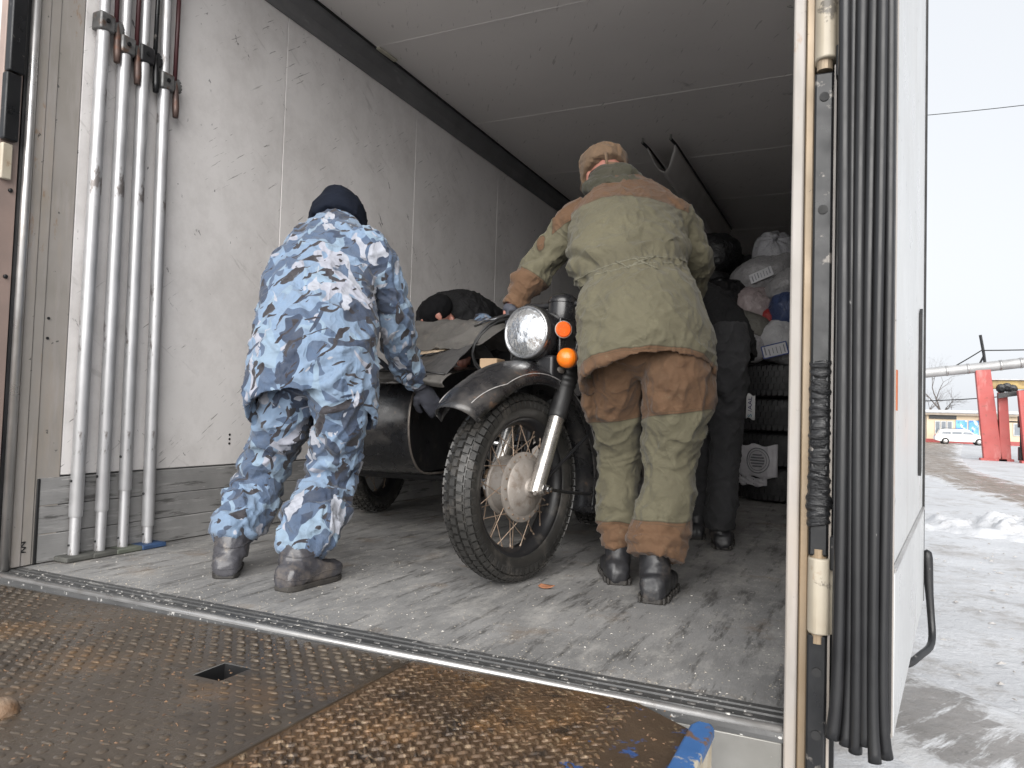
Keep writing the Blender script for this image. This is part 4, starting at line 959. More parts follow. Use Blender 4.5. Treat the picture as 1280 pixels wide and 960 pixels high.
# ================================================================== people
from mathutils.bvhtree import BVHTree
def catmull(keys, m):
    K = np.array(keys, float); n = len(K); out = []
    for s in np.linspace(0, n-1, m):
        i = min(int(s), n-2); f = s-i
        p0, p1, p2, p3 = K[max(i-1, 0)], K[i], K[i+1], K[min(i+2, n-1)]
        out.append(.5*((2*p1)+(-p0+p2)*f+(2*p0-5*p1+4*p2-p3)*f*f+(-p0+3*p1-3*p2+p3)*f**3))
    return np.array(out)
ER = np.array([.907, .4205, 0.])
def limb(keys, ref=ER, n=32, m=40, fold=None, hollow=0, tilt=None, grow=0, sq=1.0):
    """closed tapered tube through keys (x, y, z, ra, rb); hollow > 0 recesses the start cap (a hem or cuff)"""
    C = catmull(keys, m); T = np.gradient(C[:, :3], axis=0); T /= np.linalg.norm(T, axis=1)[:, None]+1e-9
    V = []
    th = np.linspace(0, 2*math.pi, n, endpoint=False)
    def ring(i, k=1.0, shift=0.0, add=0.0):
        t = T[i]; e1 = ref-t*(ref@t); e1 /= np.linalg.norm(e1)+1e-9; e2 = np.cross(t, e1)
        if e2[1] < 0: e2 = -e2
        ra, rb = max(.004, C[i, 3]*k+add+grow), max(.004, C[i, 4]*k+add+grow)
        f = np.ones(n) if fold is None else 1+fold(i/(m-1), th)
        c_, s_ = np.cos(th), np.sin(th)
        if sq != 1.0: c_, s_ = np.sign(c_)*np.abs(c_)**sq, np.sign(s_)*np.abs(s_)**sq
        P_ = C[i, :3]+t*shift+np.outer(c_*ra*f, e1)+np.outer(s_*rb*f, e2)
        if tilt:
            amt, span = tilt; w = max(0, 1-(i/(m-1))/span)
            P_[:, 2] += amt*w*np.clip(-s_, -.3, 1)
        return P_
    rings = []
    if hollow:
        L = np.linalg.norm(np.diff(C[:, :3], axis=0), axis=1); acc = np.concatenate([[0], np.cumsum(L)])
        j = int(np.searchsorted(acc, hollow)); j = min(j, m-2)
        for q in range(j, -1, -1): rings.append(ring(q, 1, 0, -.011))
    for i in range(m): rings.append(ring(i))
    V = np.concatenate(rings); k = len(rings)
    F = [(i*n+a, i*n+(a+1) % n, (i+1)*n+(a+1) % n, (i+1)*n+a) for i in range(k-1) for a in range(n)]
    F.append(tuple(range(n))[::-1]); F.append(tuple((k-1)*n+a for a in range(n)))
    return V, F
def ell(mb, c, ax, ay, az, n=20, m=12):
    c, ax, ay, az = (np.array(t, float) for t in (c, ax, ay, az)); V = []
    for i in range(m+1):
        ph = math.pi*(i/m); s = max(math.sin(ph), 1e-3)
        for k in range(n):
            t = 2*math.pi*k/n; V.append(c+ax*math.cos(t)*s+ay*math.sin(t)*s+az*math.cos(ph))
    F = [(i*n+k, i*n+(k+1) % n, (i+1)*n+(k+1) % n, (i+1)*n+k) for i in range(m) for k in range(n)]
    F.append(tuple(range(n))); F.append(tuple(m*n+k for k in range(n))[::-1])
    mb.add(V, F); return mb
def remesh(mb, voxel, smooth=2, factor=.5):
    me = mb.mesh('tmp'); ob = bpy.data.objects.new('tmp', me); col.objects.link(ob)
    r = ob.modifiers.new('r', 'REMESH'); r.mode = 'VOXEL'; r.voxel_size = voxel; r.adaptivity = 0
    if smooth:
        s = ob.modifiers.new('s', 'SMOOTH'); s.iterations = smooth; s.factor = factor
    dg = bpy.context.evaluated_depsgraph_get()
    out = bpy.data.meshes.new_from_object(ob.evaluated_get(dg))
    bpy.data.objects.remove(ob); bpy.data.meshes.remove(me)
    return out
def arrs(me):
    n = len(me.vertices); P_ = np.empty(n*3); N_ = np.empty(n*3)
    me.vertices.foreach_get('co', P_); me.vertices.foreach_get('normal', N_)
    return P_.reshape(-1, 3), N_.reshape(-1, 3)
def ridge(x):
    t = 1-2*np.abs((x % 1)-.5); return t*t*(3-2*t)
def lobe(x):
    return np.abs(np.sin(math.pi*x))**.75
def drape(me, sets=(), broad=.006, fine=.0025, seed=0., bs=5.0, extra=None):
    """cloth folds: broad undulation, small ridged wrinkles, and local sets of parallel creases (centre, radius, across-direction, wavelength, depth)"""
    P_, N_ = arrs(me); off = seed*7.7
    d = broad*fbm(P_*bs+off, 2)
    rg = 1-np.abs(pnoise(P_*np.array([11, 11, 15.])+off+2*pnoise(P_*5+off)[:, None])); d += fine*2.0*(rg**5*1.7-.55)
    q = P_*np.array([7, 7, 4.])+off+1.3*np.stack([pnoise(P_*4+off+k) for k in (1, 5, 9)], 1)
    rg2 = 1-np.abs(pnoise(q)); d += fine*3.2*(rg2**6*1.6-.4)
    for c, r, dr, wl, amp in sets:
        dr = np.array(dr, float); dr /= np.linalg.norm(dr)
        g = np.exp(-(np.linalg.norm(P_-np.array(c), axis=1)/r)**2)
        w = pnoise(P_*6+off+3)*.9+pnoise(P_*14+off)*.35
        brk = .55+.45*pnoise(P_*9+off+11)
        ph = (P_@dr)/wl+w
        d += 1.9*amp*g*(.75*lobe(ph)+.45*ridge(ph*.5+.2)-.65)*np.clip(brk, .15, 1.2)
    if extra is not None: d += extra(P_, N_)
    Q = P_+N_*d[:, None]; me.vertices.foreach_set('co', Q.ravel()); me.update(); return P_
def place(me, name, material, person, zone=None):
    P_, _ = arrs(me)
    if zone is not None:
        a = me.attributes.new('zone', 'FLOAT', 'POINT'); a.data.foreach_set('value', np.asarray(zone, np.float32))
    off = np.array(person['_o']); me.vertices.foreach_set('co', (P_-off).ravel()); me.update(); me.shade_smooth()
    me.materials.clear()
    return finish(me, name, material, person, smooth=True, off=tuple(off))

def weave(nt, b, strength=.25):
    f = noise_node(nt, 420, 2, .5); g_ = noise_node(nt, 38, 4, .6, 1.2)
    b1_ = nt.nodes.new('ShaderNodeBump'); b1_.inputs['Strength'].default_value = strength; b1_.inputs['Distance'].default_value = .0012; nt.links.new(f, b1_.inputs['Height'])
    b2_ = nt.nodes.new('ShaderNodeBump'); b2_.inputs['Strength'].default_value = .35; b2_.inputs['Distance'].default_value = .006; nt.links.new(g_, b2_.inputs['Height'])
    nt.links.new(b1_.outputs[0], b2_.inputs['Normal'])
    prev = b2_.outputs[0]
    for sc_, st_, ro_, hgt in ((7.5, (1, 1, .6), (R(25), R(30), 0), .0060), (9, (1, 1, .5), (R(-20), R(-40), 0), .0045), (19, (1, 1, .7), (R(10), R(60), 0), .0020)):
        q = noise_node(nt, sc_, 1.5, .5, .9, st_, ro_, (sc_, 2, 5))
        rd_ = math_node(nt, 'POWER', math_node(nt, 'SUBTRACT', 1.0, math_node(nt, 'MINIMUM', math_node(nt, 'MULTIPLY', math_node(nt, 'ABSOLUTE', math_node(nt, 'SUBTRACT', q, .5)), 7.0), 1.0)), 2.0)
        b3_ = nt.nodes.new('ShaderNodeBump'); b3_.inputs['Strength'].default_value = .45; b3_.inputs['Distance'].default_value = hgt
        nt.links.new(rd_, b3_.inputs['Height']); nt.links.new(prev, b3_.inputs['Normal']); prev = b3_.outputs[0]
    nt.links.new(prev, b.inputs['Normal'])
def camo(name, k=1.0):
    m, nt, b = newmat(name)
    c = (.29*k, .42*k, .61*k)
    def lay(c, colr, scale, lo, hi, dist, off, st=(1, 1, 1), rot=(0, 0, 0), gate=None):
        f = ramp(nt, noise_node(nt, scale, 1.6, .45, dist, st, rot, off), lo, hi)
        if gate: f = math_node(nt, 'MULTIPLY', f, ramp(nt, noise_node(nt, gate[0], 1, .5, 0, (1, 1, 1), (0, 0, 0), (7, 3, 1)), gate[1], gate[2]))
        return mixc(nt, f, c, colr)
    rd = (R(20), R(35), 0)
    c = lay(c, (.56*k, .58*k, .68*k), 5.8, .575, .582, 1.1, (1, 5, 2), (1, 1, .8), rd)
    c = lay(c, (.105*k, .165*k, .28*k), 5.0, .51, .516, 1.5, (9, 2, 4), (1, 1, .75), (R(-25), R(25), 0))
    c = lay(c, (.36*k, .50*k, .66*k), 8, .595, .602, 1.5, (2, 8, 6), (1, 1, .5), (R(30), R(40), 0))
    c = lay(c, (.042*k, .068*k, .13*k), 5.4, .56, .566, 1.5, (4, 4, 9), (1, 1, .8), (R(10), R(-30), 0))
    c = lay(c, (.018, .014, .018), 9.5, .60, .607, 2.4, (3, 1, 7), (.6, .6, 1.9), (R(15), R(50), 0))
    c = lay(c, (.60*k, .63*k, .72*k), 10, .645, .652, 1.8, (6, 6, 1), (1, 1, .4), (R(40), R(30), 0))
    c = mixc(nt, ramp(nt, noise_node(nt, 30, 5), .35, .7, 0, .22), c, (.22*k, .23*k, .25*k))
    nt.links.new(c, b.inputs['Base Color']); b.inputs['Roughness'].default_value = .82
    b.inputs['Sheen Weight'].default_value = .15; weave(nt, b); return m
def cloth(name, base, base2=None, zone=None, rough=.85, dirt=(.10, .085, .07), dirt_amt=.35, sheen=.12):
    """zone = colour used where the vertex attribute 'zone' is positive; its zero line gets a sewn seam"""
    m, nt, b = newmat(name)
    base2 = base2 or tuple(x*.8 for x in base)
    c = mixc(nt, ramp(nt, noise_node(nt, 7, 5, .6), .3, .7), base, base2)
    if zone:
        at_ = nt.nodes.new('ShaderNodeAttribute'); at_.attribute_name = 'zone'
        z2 = mixc(nt, ramp(nt, noise_node(nt, 8, 5, .6), .3, .7), zone, tuple(x*.78 for x in zone))
        c = mixc(nt, ramp(nt, at_.outputs['Fac'], -.0008, .0008), c, z2)
        ab = math_node(nt, 'ABSOLUTE', at_.outputs['Fac'])
        c = mixc(nt, ramp(nt, ab, .0012, .0030, .55, 0), c, tuple(x*.25 for x in base))
        dd = math_node(nt, 'ABSOLUTE', math_node(nt, 'SUBTRACT', at_.outputs['Fac'], .008))
        c = mixc(nt, ramp(nt, dd, .0006, .0016, .4, 0), c, tuple(x*.35 for x in base))
    c = mixc(nt, ramp(nt, noise_node(nt, 3.2, 6, .68, .4), .50, .75, 0, dirt_amt), c, dirt)
    c = mixc(nt, ramp(nt, noise_node(nt, 26, 5, .7), .62, .72, 0, .25), c, tuple(min(1, x*1.7) for x in base))
    nt.links.new(c, b.inputs['Base Color']); b.inputs['Roughness'].default_value = rough; b.inputs['Sheen Weight'].default_value = sheen; b.inputs['Specular IOR Level'].default_value = .3
    weave(nt, b); return m
M['camo'] = camo('blue_urban_camouflage_cloth', .55)
M['greensuit'] = cloth('sage_green_canvas', (.128, .117, .076), (.100, .091, .060), zone=(.132, .074, .041), dirt=(.062, .051, .036))
M['cap'] = cloth('tan_cap_cloth', (.20, .128, .076), (.15, .098, .06))
M['navyknit'] = mat('navy_knit', (.009, .012, .021), (.006, .008, .014), 14, .95, spec=.15, bump=[dict(scale=160, strength=.6, dist_m=.003, stretch=(1, 1, .35)), dict(scale=30, strength=.2, dist_m=.004)])
M['blackknit'] = mat('black_knit', (.006, .006, .007), (.008, .008, .009), 14, .95, spec=.15, bump=[dict(scale=160, strength=.6, dist_m=.003, stretch=(1, 1, .35))])
M['greycloth'] = cloth('charcoal_trouser_cloth', (.042, .042, .045), (.03, .03, .032), dirt=(.06, .055, .05), dirt_amt=.2, sheen=.03)
M['blackcloth'] = cloth('black_jacket_cloth', (.0075, .0075, .0085), (.011, .011, .012), dirt=(.02, .019, .018), dirt_amt=.2, rough=.8, sheen=0)
M['skin'] = mat('ruddy_skin', (.42, .20, .15), (.36, .15, .115), 18, .5, spots=[dict(color=(.5, .14, .10), scale=9, lo=.55, hi=.7, amt=.5)], bump=[dict(scale=90, strength=.15, dist_m=.002)])
M['wellington'] = mat('dusty_grey_rubber_boot', (.066, .065, .073), (.045, .044, .050), 9, .36, spots=[
    dict(color=(.16, .135, .115), scale=10, lo=.52, hi=.70, amt=.7, r=.72), dict(color=(.26, .23, .20), scale=26, lo=.62, hi=.70, amt=.5)], rvar=.15, bump=[dict(scale=14, strength=.25, dist_m=.01)])
M['sole'] = mat('black_sole', (.018, .017, .017), (.05, .045, .04), 18, .7)
M['bootblack'] = mat('black_leather_boot', (.028, .028, .031), (.018, .018, .02), 14, .42, spots=[dict(color=(.12, .10, .085), scale=15, lo=.56, hi=.7, amt=.5, r=.7)], bump=[dict(scale=60, strength=.25, dist_m=.003)])
M['glove'] = mat('dark_work_glove', (.055, .058, .075), (.035, .037, .048), 16, .8, bump=[dict(scale=120, strength=.4, dist_m=.003), dict(scale=25, strength=.3, dist_m=.006)])
M['hair'] = mat('short_brown_hair', (.05, .035, .025), (.03, .02, .015), 60, .7, bump=[dict(scale=220, strength=.7, dist_m=.004)])

def head_into(mb, c, f, u, neck_to, s=1.0):
    c, f, u = (np.array(t, float) for t in (c, f, u)); f /= np.linalg.norm(f); u = u-f*(u@f); u /= np.linalg.norm(u); r = np.cross(f, u)
    e = lambda o, a, b_, d: ell(mb, c+(r*o[0]+f*o[1]+u*o[2])*s, r*a*s, f*b_*s, u*d*s, 18, 12)
    e((0, -.008, .025), .073, .092, .088); e((0, .028, -.045), .056, .060, .068); e((0, .052, -.085), .034, .034, .026)
    e((0, .092, -.020), .013, .020, .026); e((0, .106, -.032), .015, .014, .011); e((0, .076, .030), .052, .018, .012)
    e((0, .082, -.066), .022, .012, .006); e((0, .080, -.078), .020, .012, .006)
    for q in (1, -1):
        e((q*.040, .060, -.025), .022, .022, .020)
        ell(mb, c+(r*q*.078+f*-.012+u*-.006)*s, (r*.008+f*-.004*q)*s, (f*.020-u*.004)*s, (u*.034)*s, 14, 10)
        ell(mb, c+(r*q*.074+f*-.006+u*-.034)*s, r*.008*s, f*.012*s, u*.012*s, 10, 8)
    n0 = c-u*.05*s-f*.02*s; n1 = np.array(neck_to, float)
    mb.tube([n0, (n0+n1)/2, n1], [.055*s, .056*s, .066*s], 18)
    return r, f, u
def eyes(person, c, f, u, r, s=1.0):
    for q in (1, -1):
        p = np.array(c)+(r*q*.032+f*.078+u*.005)*s
        e_ = ell(MB(), p, r*.0115, f*.0115, u*.0115, 14, 10).build('eye', mat('eye_white', (.6, .58, .55), rough=.2), person, smooth=True)
        ell(MB(), p+f*.0075, r*.006, f*.005, u*.006, 12, 8).build('iris', M['black'], e_, smooth=True)
def hand_into(mb, w, d, palm, curl, s=1.0, side=1):
    """w wrist, d pointing to fingers, palm = palm normal; curl bends fingers towards the palm; side = which side the thumb leaves"""
    w, d, n = (np.array(t, float) for t in (w, d, palm)); d /= np.linalg.norm(d); n = n-d*(n@d); n /= np.linalg.norm(n); x = np.cross(d, n)*side
    ell(mb, w+d*.045*s, x*.042*s, n*.018*s, d*.055*s); ell(mb, w, x*.032*s, n*.024*s, d*.035*s)
    for i, (o, L, r_) in enumerate(((-.030, .078, .0105), (-.010, .088, .011), (.011, .082, .0108), (.030, .064, .0095))):
        p = w+d*.088*s+x*o*s; pts = [p-d*.02*s, p]; a = 0
        for k, seg in enumerate((.45, .32, .23)):
            a += curl*(.8+.25*k+.06*i); q = d*math.cos(a)+n*math.sin(a); p = p+q*L*seg*s; pts.append(p)
        mb.tube(pts, [r_*1.05*s, r_*1.1*s, r_*s, r_*.95*s, r_*.8*s], 10)
    t0 = w+d*.025*s+x*-.034*s; t1 = t0+(d*.028-x*.022+n*.012)*s; t2 = t1+(d*.030-x*.004+n*.020)*s; t3 = t2+(d*.018+x*.004+n*.016)*s
    mb.tube([t0, t1, t2, t3], [.015*s, .0135*s, .0125*s, .010*s], 10)
def boot(person, heel, toe, ankle, top, rs, material, name='boot', welt=True, h=.075, w=.05, heel_lift=0):
    """foot from heel to toe, shaft from ankle up to top"""
    hl, tt = np.array([*heel, 0.]), np.array([*toe, 0.]); d = tt-hl; L = np.linalg.norm(d); d /= L; x = np.array([d[1], -d[0], 0])
    mb = MB(); V = []; n = 28
    sec = [(0.0, .55, .55), (.06, .82, .95), (.2, .92, 1.15), (.4, .86, 1.2), (.6, 1.0, .95), (.78, 1.04, .80), (.92, .82, .68), (.985, .50, .50), (1.0, .25, .3)]
    for t, kw, kh in sec:
        lift = .006+heel_lift*max(0, 1-t*1.6)
        for k in range(n):
            a = 2*math.pi*k/n; c_, s_ = math.cos(a), math.sin(a); s2 = math.copysign(abs(s_)**.55, s_); c2 = math.copysign(abs(c_)**.8, c_)
            z = h*kh*.5*(1+s2)+lift+.012*max(0, t-.8)/.2
            V.append(hl+d*L*t+x*w*kw*c2+np.array([0, 0, z]))
    mb.add(V, [(i*n+k, i*n+(k+1) % n, (i+1)*n+(k+1) % n, (i+1)*n+k) for i in range(len(sec)-1) for k in range(n)]+[tuple(range(n))[::-1], tuple((len(sec)-1)*n+k for k in range(n))])
    A, T_ = np.array(ankle, float), np.array(top, float)
    K = [(*(A*(1-t)+T_*t), rs[0]*(1-t)+rs[1]*t, (rs[0]*(1-t)+rs[1]*t)*1.05) for t in np.linspace(0, 1, 5)]
    mb.add(*limb(K, m=12, n=24))
    me = remesh(mb, .0065, 5)
    drape(me, [((*A[:2], A[2]+.03), .05, (d[0]*.4, d[1]*.4, 1), .022, .005)], .002, .0008, seed=heel[0]*3)
    seams = []
    if material is M['wellington']:
        bv = BVHTree.FromPolygons([v.co.copy() for v in me.vertices], [tuple(p.vertices) for p in me.polygons])
        for z_, c_ in ((.040, hl+d*L*.42), (.105, (A+T_)/2)):
            pts_ = []
            for a_ in np.linspace(0, 2*math.pi, 56, endpoint=False):
                dr_ = Vector((math.cos(a_), math.sin(a_), 0)); o_ = Vector((c_[0], c_[1], z_+.006*math.sin(a_*2)))+dr_*.35
                h_ = bv.ray_cast(o_, -dr_)
                if h_[0] is not None: pts_.append(tuple(h_[0]))
            seams.append(pts_)
    b = place(me, name, material, person)
    for pts_ in seams:
        if len(pts_) > 30: MB().tube(pts_, .0022, 6, closed=True).build('moulded_rib', M['wellington'], b, smooth=True)
    sl = MB(); V = []; out = [(t, kw) for t, kw, _ in sec]
    pts = [hl+d*L*(t*.99+.004)+x*(w*kw*.97) for t, kw in out]+[hl+d*L*(t*.99+.004)-x*(w*kw*.97) for t, kw in out[::-1]]
    pts = [p+np.array([0, 0, .001+heel_lift*max(0, 1-np.dot(p-hl, d)/L*1.6)]) for p in pts]
    sl.prism(pts, (0, 0, .017)); sl.build('sole', M['sole'], b, bevel=.003)
    for i in range(9 if material is M['bootblack'] else 0):
        t = .04+i*.115; p = hl+d*L*t; kw = np.interp(t, [s_[0] for s_ in sec], [s_[1] for s_ in sec])
        for q in (1, -1):
            sl2 = MB().obox(p+x*q*w*kw*1.03+np.array([0, 0, .012+heel_lift*max(0, 1-t*1.6)]), d*.009, x*.004, (0, 0, .010)); sl2.build('sole_lug', M['sole'], b, bevel=.002, seg=1)
    return b
def nf(k1, k2, amp, ph=0.):
    """puckers round a limb: rings of folds that slant and break up"""
    return lambda s, th: amp*(np.sin(k1*s*6.28+1.7*np.sin(th+ph)+ph)*(.55+.45*np.sin(k2*th+ph*2)))

# ------------------------------------------------------------------ person in blue camouflage
b1p = thing('person', (.85, .45, 0), 'person in blue camouflage suit, navy beanie and grey rubber boots leaning on the sidecar', 'person')
torso = [(0.885, 0.515, 0.535, 0.224, 0.160), (0.883, 0.52, 0.614, 0.223, 0.165), (0.879, 0.53, 0.711, 0.217, 0.165), (0.858, 0.56, 0.798, 0.211, 0.160), (0.822, 0.61, 0.89, 0.205, 0.155), (0.779, 0.66, 0.986, 0.203, 0.145), (0.743, 0.72, 1.089, 0.200, 0.130), (0.725, 0.77, 1.168, 0.190, 0.112), (0.702, 0.81, 1.229, 0.163, 0.092), (0.679, 0.85, 1.272, 0.124, 0.082), (0.662, 0.89, 1.312, 0.082, 0.072)]
aR = [(0.84, 0.79, 1.19, 0.07, 0.075), (0.905, 0.80, 1.181, 0.073, 0.080), (0.931, 0.83, 1.115, 0.073, 0.081), (0.945, 0.88, 1.015, 0.064, 0.072), (0.946, 0.93, 0.912, 0.067, 0.072), (0.914, 1.0, 0.825, 0.066, 0.070), (0.916, 1.08, 0.733, 0.060, 0.060), (0.935, 1.125, 0.683, 0.048, 0.048)]
aL = [(0.60, 0.80, 1.19, .07, .075), (0.53, 0.82, 1.16, .073, .078), (0.485, 0.86, 1.06, .070, .074), (0.46, 0.93, 0.95, .066, .07), (0.52, 1.03, 0.88, .062, .064), (0.62, 1.13, 0.82, .050, .05)]
lL = [(0.80, 0.53, 0.74, .085, .09), (0.778, 0.525, 0.64, 0.096, 0.10), (0.737, 0.55, 0.527, 0.095, 0.10), (0.676, 0.58, 0.453, 0.090, 0.095), (0.62, 0.60, 0.361, 0.088, 0.09), (0.60, 0.58, 0.273, 0.090, 0.09), (0.616, 0.53, 0.209, 0.088, 0.088), (0.632, 0.447, 0.160, 0.078, 0.078), (0.648, 0.425, 0.112, 0.062, 0.064)]
lR = [(0.975, 0.53, 0.74, .085, .09), (0.995, 0.525, 0.64, 0.096, 0.10), (0.975, 0.56, 0.535, 0.092, 0.098), (0.939, 0.6, 0.464, 0.092, 0.095), (0.909, 0.63, 0.377, 0.086, 0.09), (0.898, 0.62, 0.306, 0.090, 0.09), (0.906, 0.57, 0.242, 0.101, 0.095), (0.932, 0.485, 0.180, 0.098, 0.092), (0.936, 0.445, 0.135, 0.080, 0.080), (0.940, 0.43, 0.098, 0.070, 0.070)]
def thin(keys, k=.72): return [(x, y, z, a*k, b_*k) for x, y, z, a, b_ in keys]
bd = MB()
for K in (thin(torso[2:], .72), thin(aR, .6), thin(aL, .6), thin(lL, .62), thin(lR, .62)): bd.add(*limb(K, m=24, n=20))
r_, f_, u_ = head_into(bd, (.622, .955, 1.375), (-.25, .9, -.35), (-.05, .35, .93), (.68, .87, 1.27))
for w_, d_ in (((.935, 1.125, .683), (.1, .5, -.55)), ((.62, 1.13, .82), (.5, .6, -.2))):
    ell(bd, np.array(w_)+np.array(d_)*.03, (.018, 0, 0), (0, .018, 0), (0, 0, .022))
for x, y in ((.634, .43), (.929, .45)): bd.tube([(x, y, .14), (x, y+.01, .06)], .035, 12)
place(remesh(bd, .008, 3), 'body', M['skin'], b1p)
eyes(b1p, (.622, .955, 1.375), f_, u_, r_)
tr = MB().add(*limb(lL, fold=nf(7, 2, .035, .4), hollow=0, m=60)).add(*limb(lR, fold=nf(7, 2, .035, 1.9), m=60))
ell(tr, (.885, .54, .70), (.165, .03, 0), (0, .115, 0), (0, 0, .11))
me = remesh(tr, .0068, 1)
drape(me, [((.61, .55, .30), .13, (.25, .3, 1), .075, .030), ((.62, .47, .18), .09, (0, .2, 1), .05, .022), ((.905, .58, .29), .14, (-.35, .3, 1), .08, .032), ((.926, .48, .17), .09, (.2, .2, 1), .055, .024),
           ((.70, .53, .48), .12, (.5, 0, 1), .085, .016), ((.96, .54, .50), .12, (-.4, 0, 1), .085, .016), ((.88, .45, .58), .10, (0, .3, 1), .06, .012)], .010, .003, 1)
trs = place(me, 'trousers', M['camo'], b1p); trs['label'] = 'crumpled blue camouflage trousers'
jk = MB().add(*limb(torso, m=70, n=48, hollow=.12, tilt=(.085, .35), fold=lambda s, th: .018*np.sin(5*th+6*s)*(s < .6)*(1-s)))
jk.add(*limb(aR[::-1], fold=nf(8, 2, .045, .8), hollow=.03, m=50)).add(*limb(aL[::-1], fold=nf(8, 2, .045, 2.1), hollow=.03, m=40))
jk.tube([(.682, .845, 1.262), (.664, .882, 1.305), (.655, .90, 1.328)], [.098, .084, .078], 24)
me = remesh(jk, .0068, 1)
drape(me, [((.945, .90, .93), .12, (.1, .25, 1), .065, .020), ((.92, 1.05, .76), .09, (0, -.3, 1), .05, .014), ((.76, .55, 1.0), .22, (.75, 0, .65), .13, .012), ((.88, .68, 1.06), .12, (1, 0, -.5), .07, .014),
           ((.86, .40, .74), .20, (1, 0, .35), .13, .010), ((.50, .82, 1.08), .10, (.3, 0, 1), .06, .014), ((.72, .70, 1.2), .12, (.2, 0, 1), .09, .008), ((.80, .5, .88), .16, (.15, 0, 1), .085, .010)], .009, .0022, 2)
place(me, 'jacket', M['camo'], b1p)['label'] = 'blue camouflage jacket with loose hem'
hm_ = []
for i in range(64):
    th = 2*math.pi*i/64; p = np.array([.882, .52, .572])+ER*.224*math.cos(th)+np.array([-.42, .907, 0])*.163*math.sin(th); p[2] += .085*np.clip(-math.sin(th), -.3, 1); hm_.append(p)
bn = MB(); HK = [(0.655, 0.905, 1.308, 0.104, 0.112), (0.64, 0.93, 1.345, 0.106, 0.116), (0.622, 0.953, 1.385, 0.099, 0.110), (0.606, 0.968, 1.425, 0.086, 0.096), (0.594, 0.980, 1.460, 0.070, 0.078), (0.589, 0.987, 1.484, 0.054, 0.060), (0.586, 0.99, 1.494, 0.026, 0.028)]
me = remesh(bn.add(*limb(HK, m=40)), .007, 3); drape(me, [((.60, .93, 1.46), .06, (1, .2, 0), .05, .006)], .003, .001, 3); be = place(me, 'beanie', M['navyknit'], b1p)
me = remesh(MB().add(*limb([(x, y, z, a+.009, b_+.009) for x, y, z, a, b_ in HK[:3]]+[(0.618, 0.957, 1.392, .100, .111)], m=24)), .007, 2); drape(me, [], .003, .001, 4)
cuff = place(me, 'beanie_cuff', M['navyknit'], be); 
boot(b1p, (.700, .350), (.530, .535), (.660, .410, .06), (.648, .425, .155), (.056, .056), M['wellington'])
boot(b1p, (.968, .315), (.980, .575), (.952, .40, .06), (.940, .435, .135), (.060, .058), M['wellington'])
gm_ = MB(); hand_into(gm_, (.940, 1.130, .672), (.28, .42, -.62), (-.35, .75, -.1), .42, 1.0, 1); gm_.tube([(.932, 1.115, .70), (.94, 1.13, .668)], [.040, .036], 16)
place(remesh(gm_, .0045, 2), 'glove', M['glove'], b1p)
gm_ = MB(); hand_into(gm_, (.625, 1.135, .817), (.5, .6, -.25), (0, .2, -1), .35, 1.0, -1); gm_.tube([(.60, 1.11, .83), (.63, 1.14, .815)], [.040, .036], 16)
place(remesh(gm_, .0045, 2), 'glove', M['glove'], b1p)

# ------------------------------------------------------------------ person in the green and brown suit
g1p = thing('person', (1.93, .95, 0), 'person in sage green and brown work suit and tan cap steering the handlebar', 'person')
torso = [(1.957, 0.905, 0.690, 0.226, 0.165), (1.948, 0.91, 0.792, 0.224, 0.168), (1.929, 0.93, 0.875, 0.216, 0.163), (1.903, 0.98, 0.964, 0.207, 0.155), (1.875, 1.04, 1.046, 0.193, 0.138), (1.842, 1.08, 1.098, 0.207, 0.150), (1.814, 1.12, 1.166, 0.220, 0.156), (1.789, 1.2, 1.261, 0.226, 0.150), (1.775, 1.27, 1.351, 0.213, 0.128), (1.755, 1.33, 1.419, 0.180, 0.102), (1.715, 1.38, 1.472, 0.128, 0.088), (1.682, 1.41, 1.510, 0.092, 0.079)]
aL = [(1.62, 1.29, 1.365, .08, .08), (1.548, 1.28, 1.355, 0.078, 0.082), (1.491, 1.28, 1.292, 0.069, 0.072), (1.424, 1.28, 1.218, 0.067, 0.069), (1.373, 1.27, 1.142, 0.069, 0.072), (1.325, 1.24, 1.066, 0.055, 0.058), (1.305, 1.22, 1.005, 0.043, 0.045)]
aR = [(1.90, 1.32, 1.37, .065, .07), (1.947, 1.33, 1.357, 0.066, 0.072), (1.985, 1.38, 1.285, 0.060, 0.064), (2.003, 1.43, 1.205, 0.061, 0.066), (1.985, 1.52, 1.13, 0.056, 0.058), (1.93, 1.62, 1.08, .05, .05), (1.88, 1.68, 1.06, .044, .044)]
lR = [(2.01, .95, .90, .08, .08), (2.043, 0.925, 0.785, 0.104, 0.108), (2.046, 0.93, 0.688, 0.108, 0.112), (2.044, 0.95, 0.597, 0.107, 0.11), (2.033, 0.97, 0.504, 0.097, 0.10), (2.022, 0.97, 0.397, 0.089, 0.093), (2.016, 0.94, 0.293, 0.088, 0.092), (2.007, 0.91, 0.218, 0.093, 0.095), (2.0, 0.89, 0.156, 0.095, 0.097), (1.998, 0.88, 0.122, 0.088, 0.09)]
lL = [(1.87, .96, .90, .08, .08), (1.838, 0.95, 0.785, 0.097, 0.105), (1.819, 0.99, 0.689, 0.093, 0.10), (1.806, 1.05, 0.578, 0.088, 0.092), (1.806, 1.11, 0.462, 0.082, 0.085), (1.806, 1.12, 0.345, 0.076, 0.08), (1.81, 1.09, 0.233, 0.068, 0.072), (1.816, 1.065, 0.162, 0.060, 0.062), (1.82, 1.06, 0.118, 0.055, 0.056)]
bd = MB()
for K in (thin(torso[2:], .72), thin(aR, .6), thin(aL, .6), thin(lL[:-2], .62), thin(lR[:-2], .62)): bd.add(*limb(K, m=24, n=20))
hc, hf, hu = (1.612, 1.455, 1.572), (-.55, .78, -.30), (-.12, .25, .95)
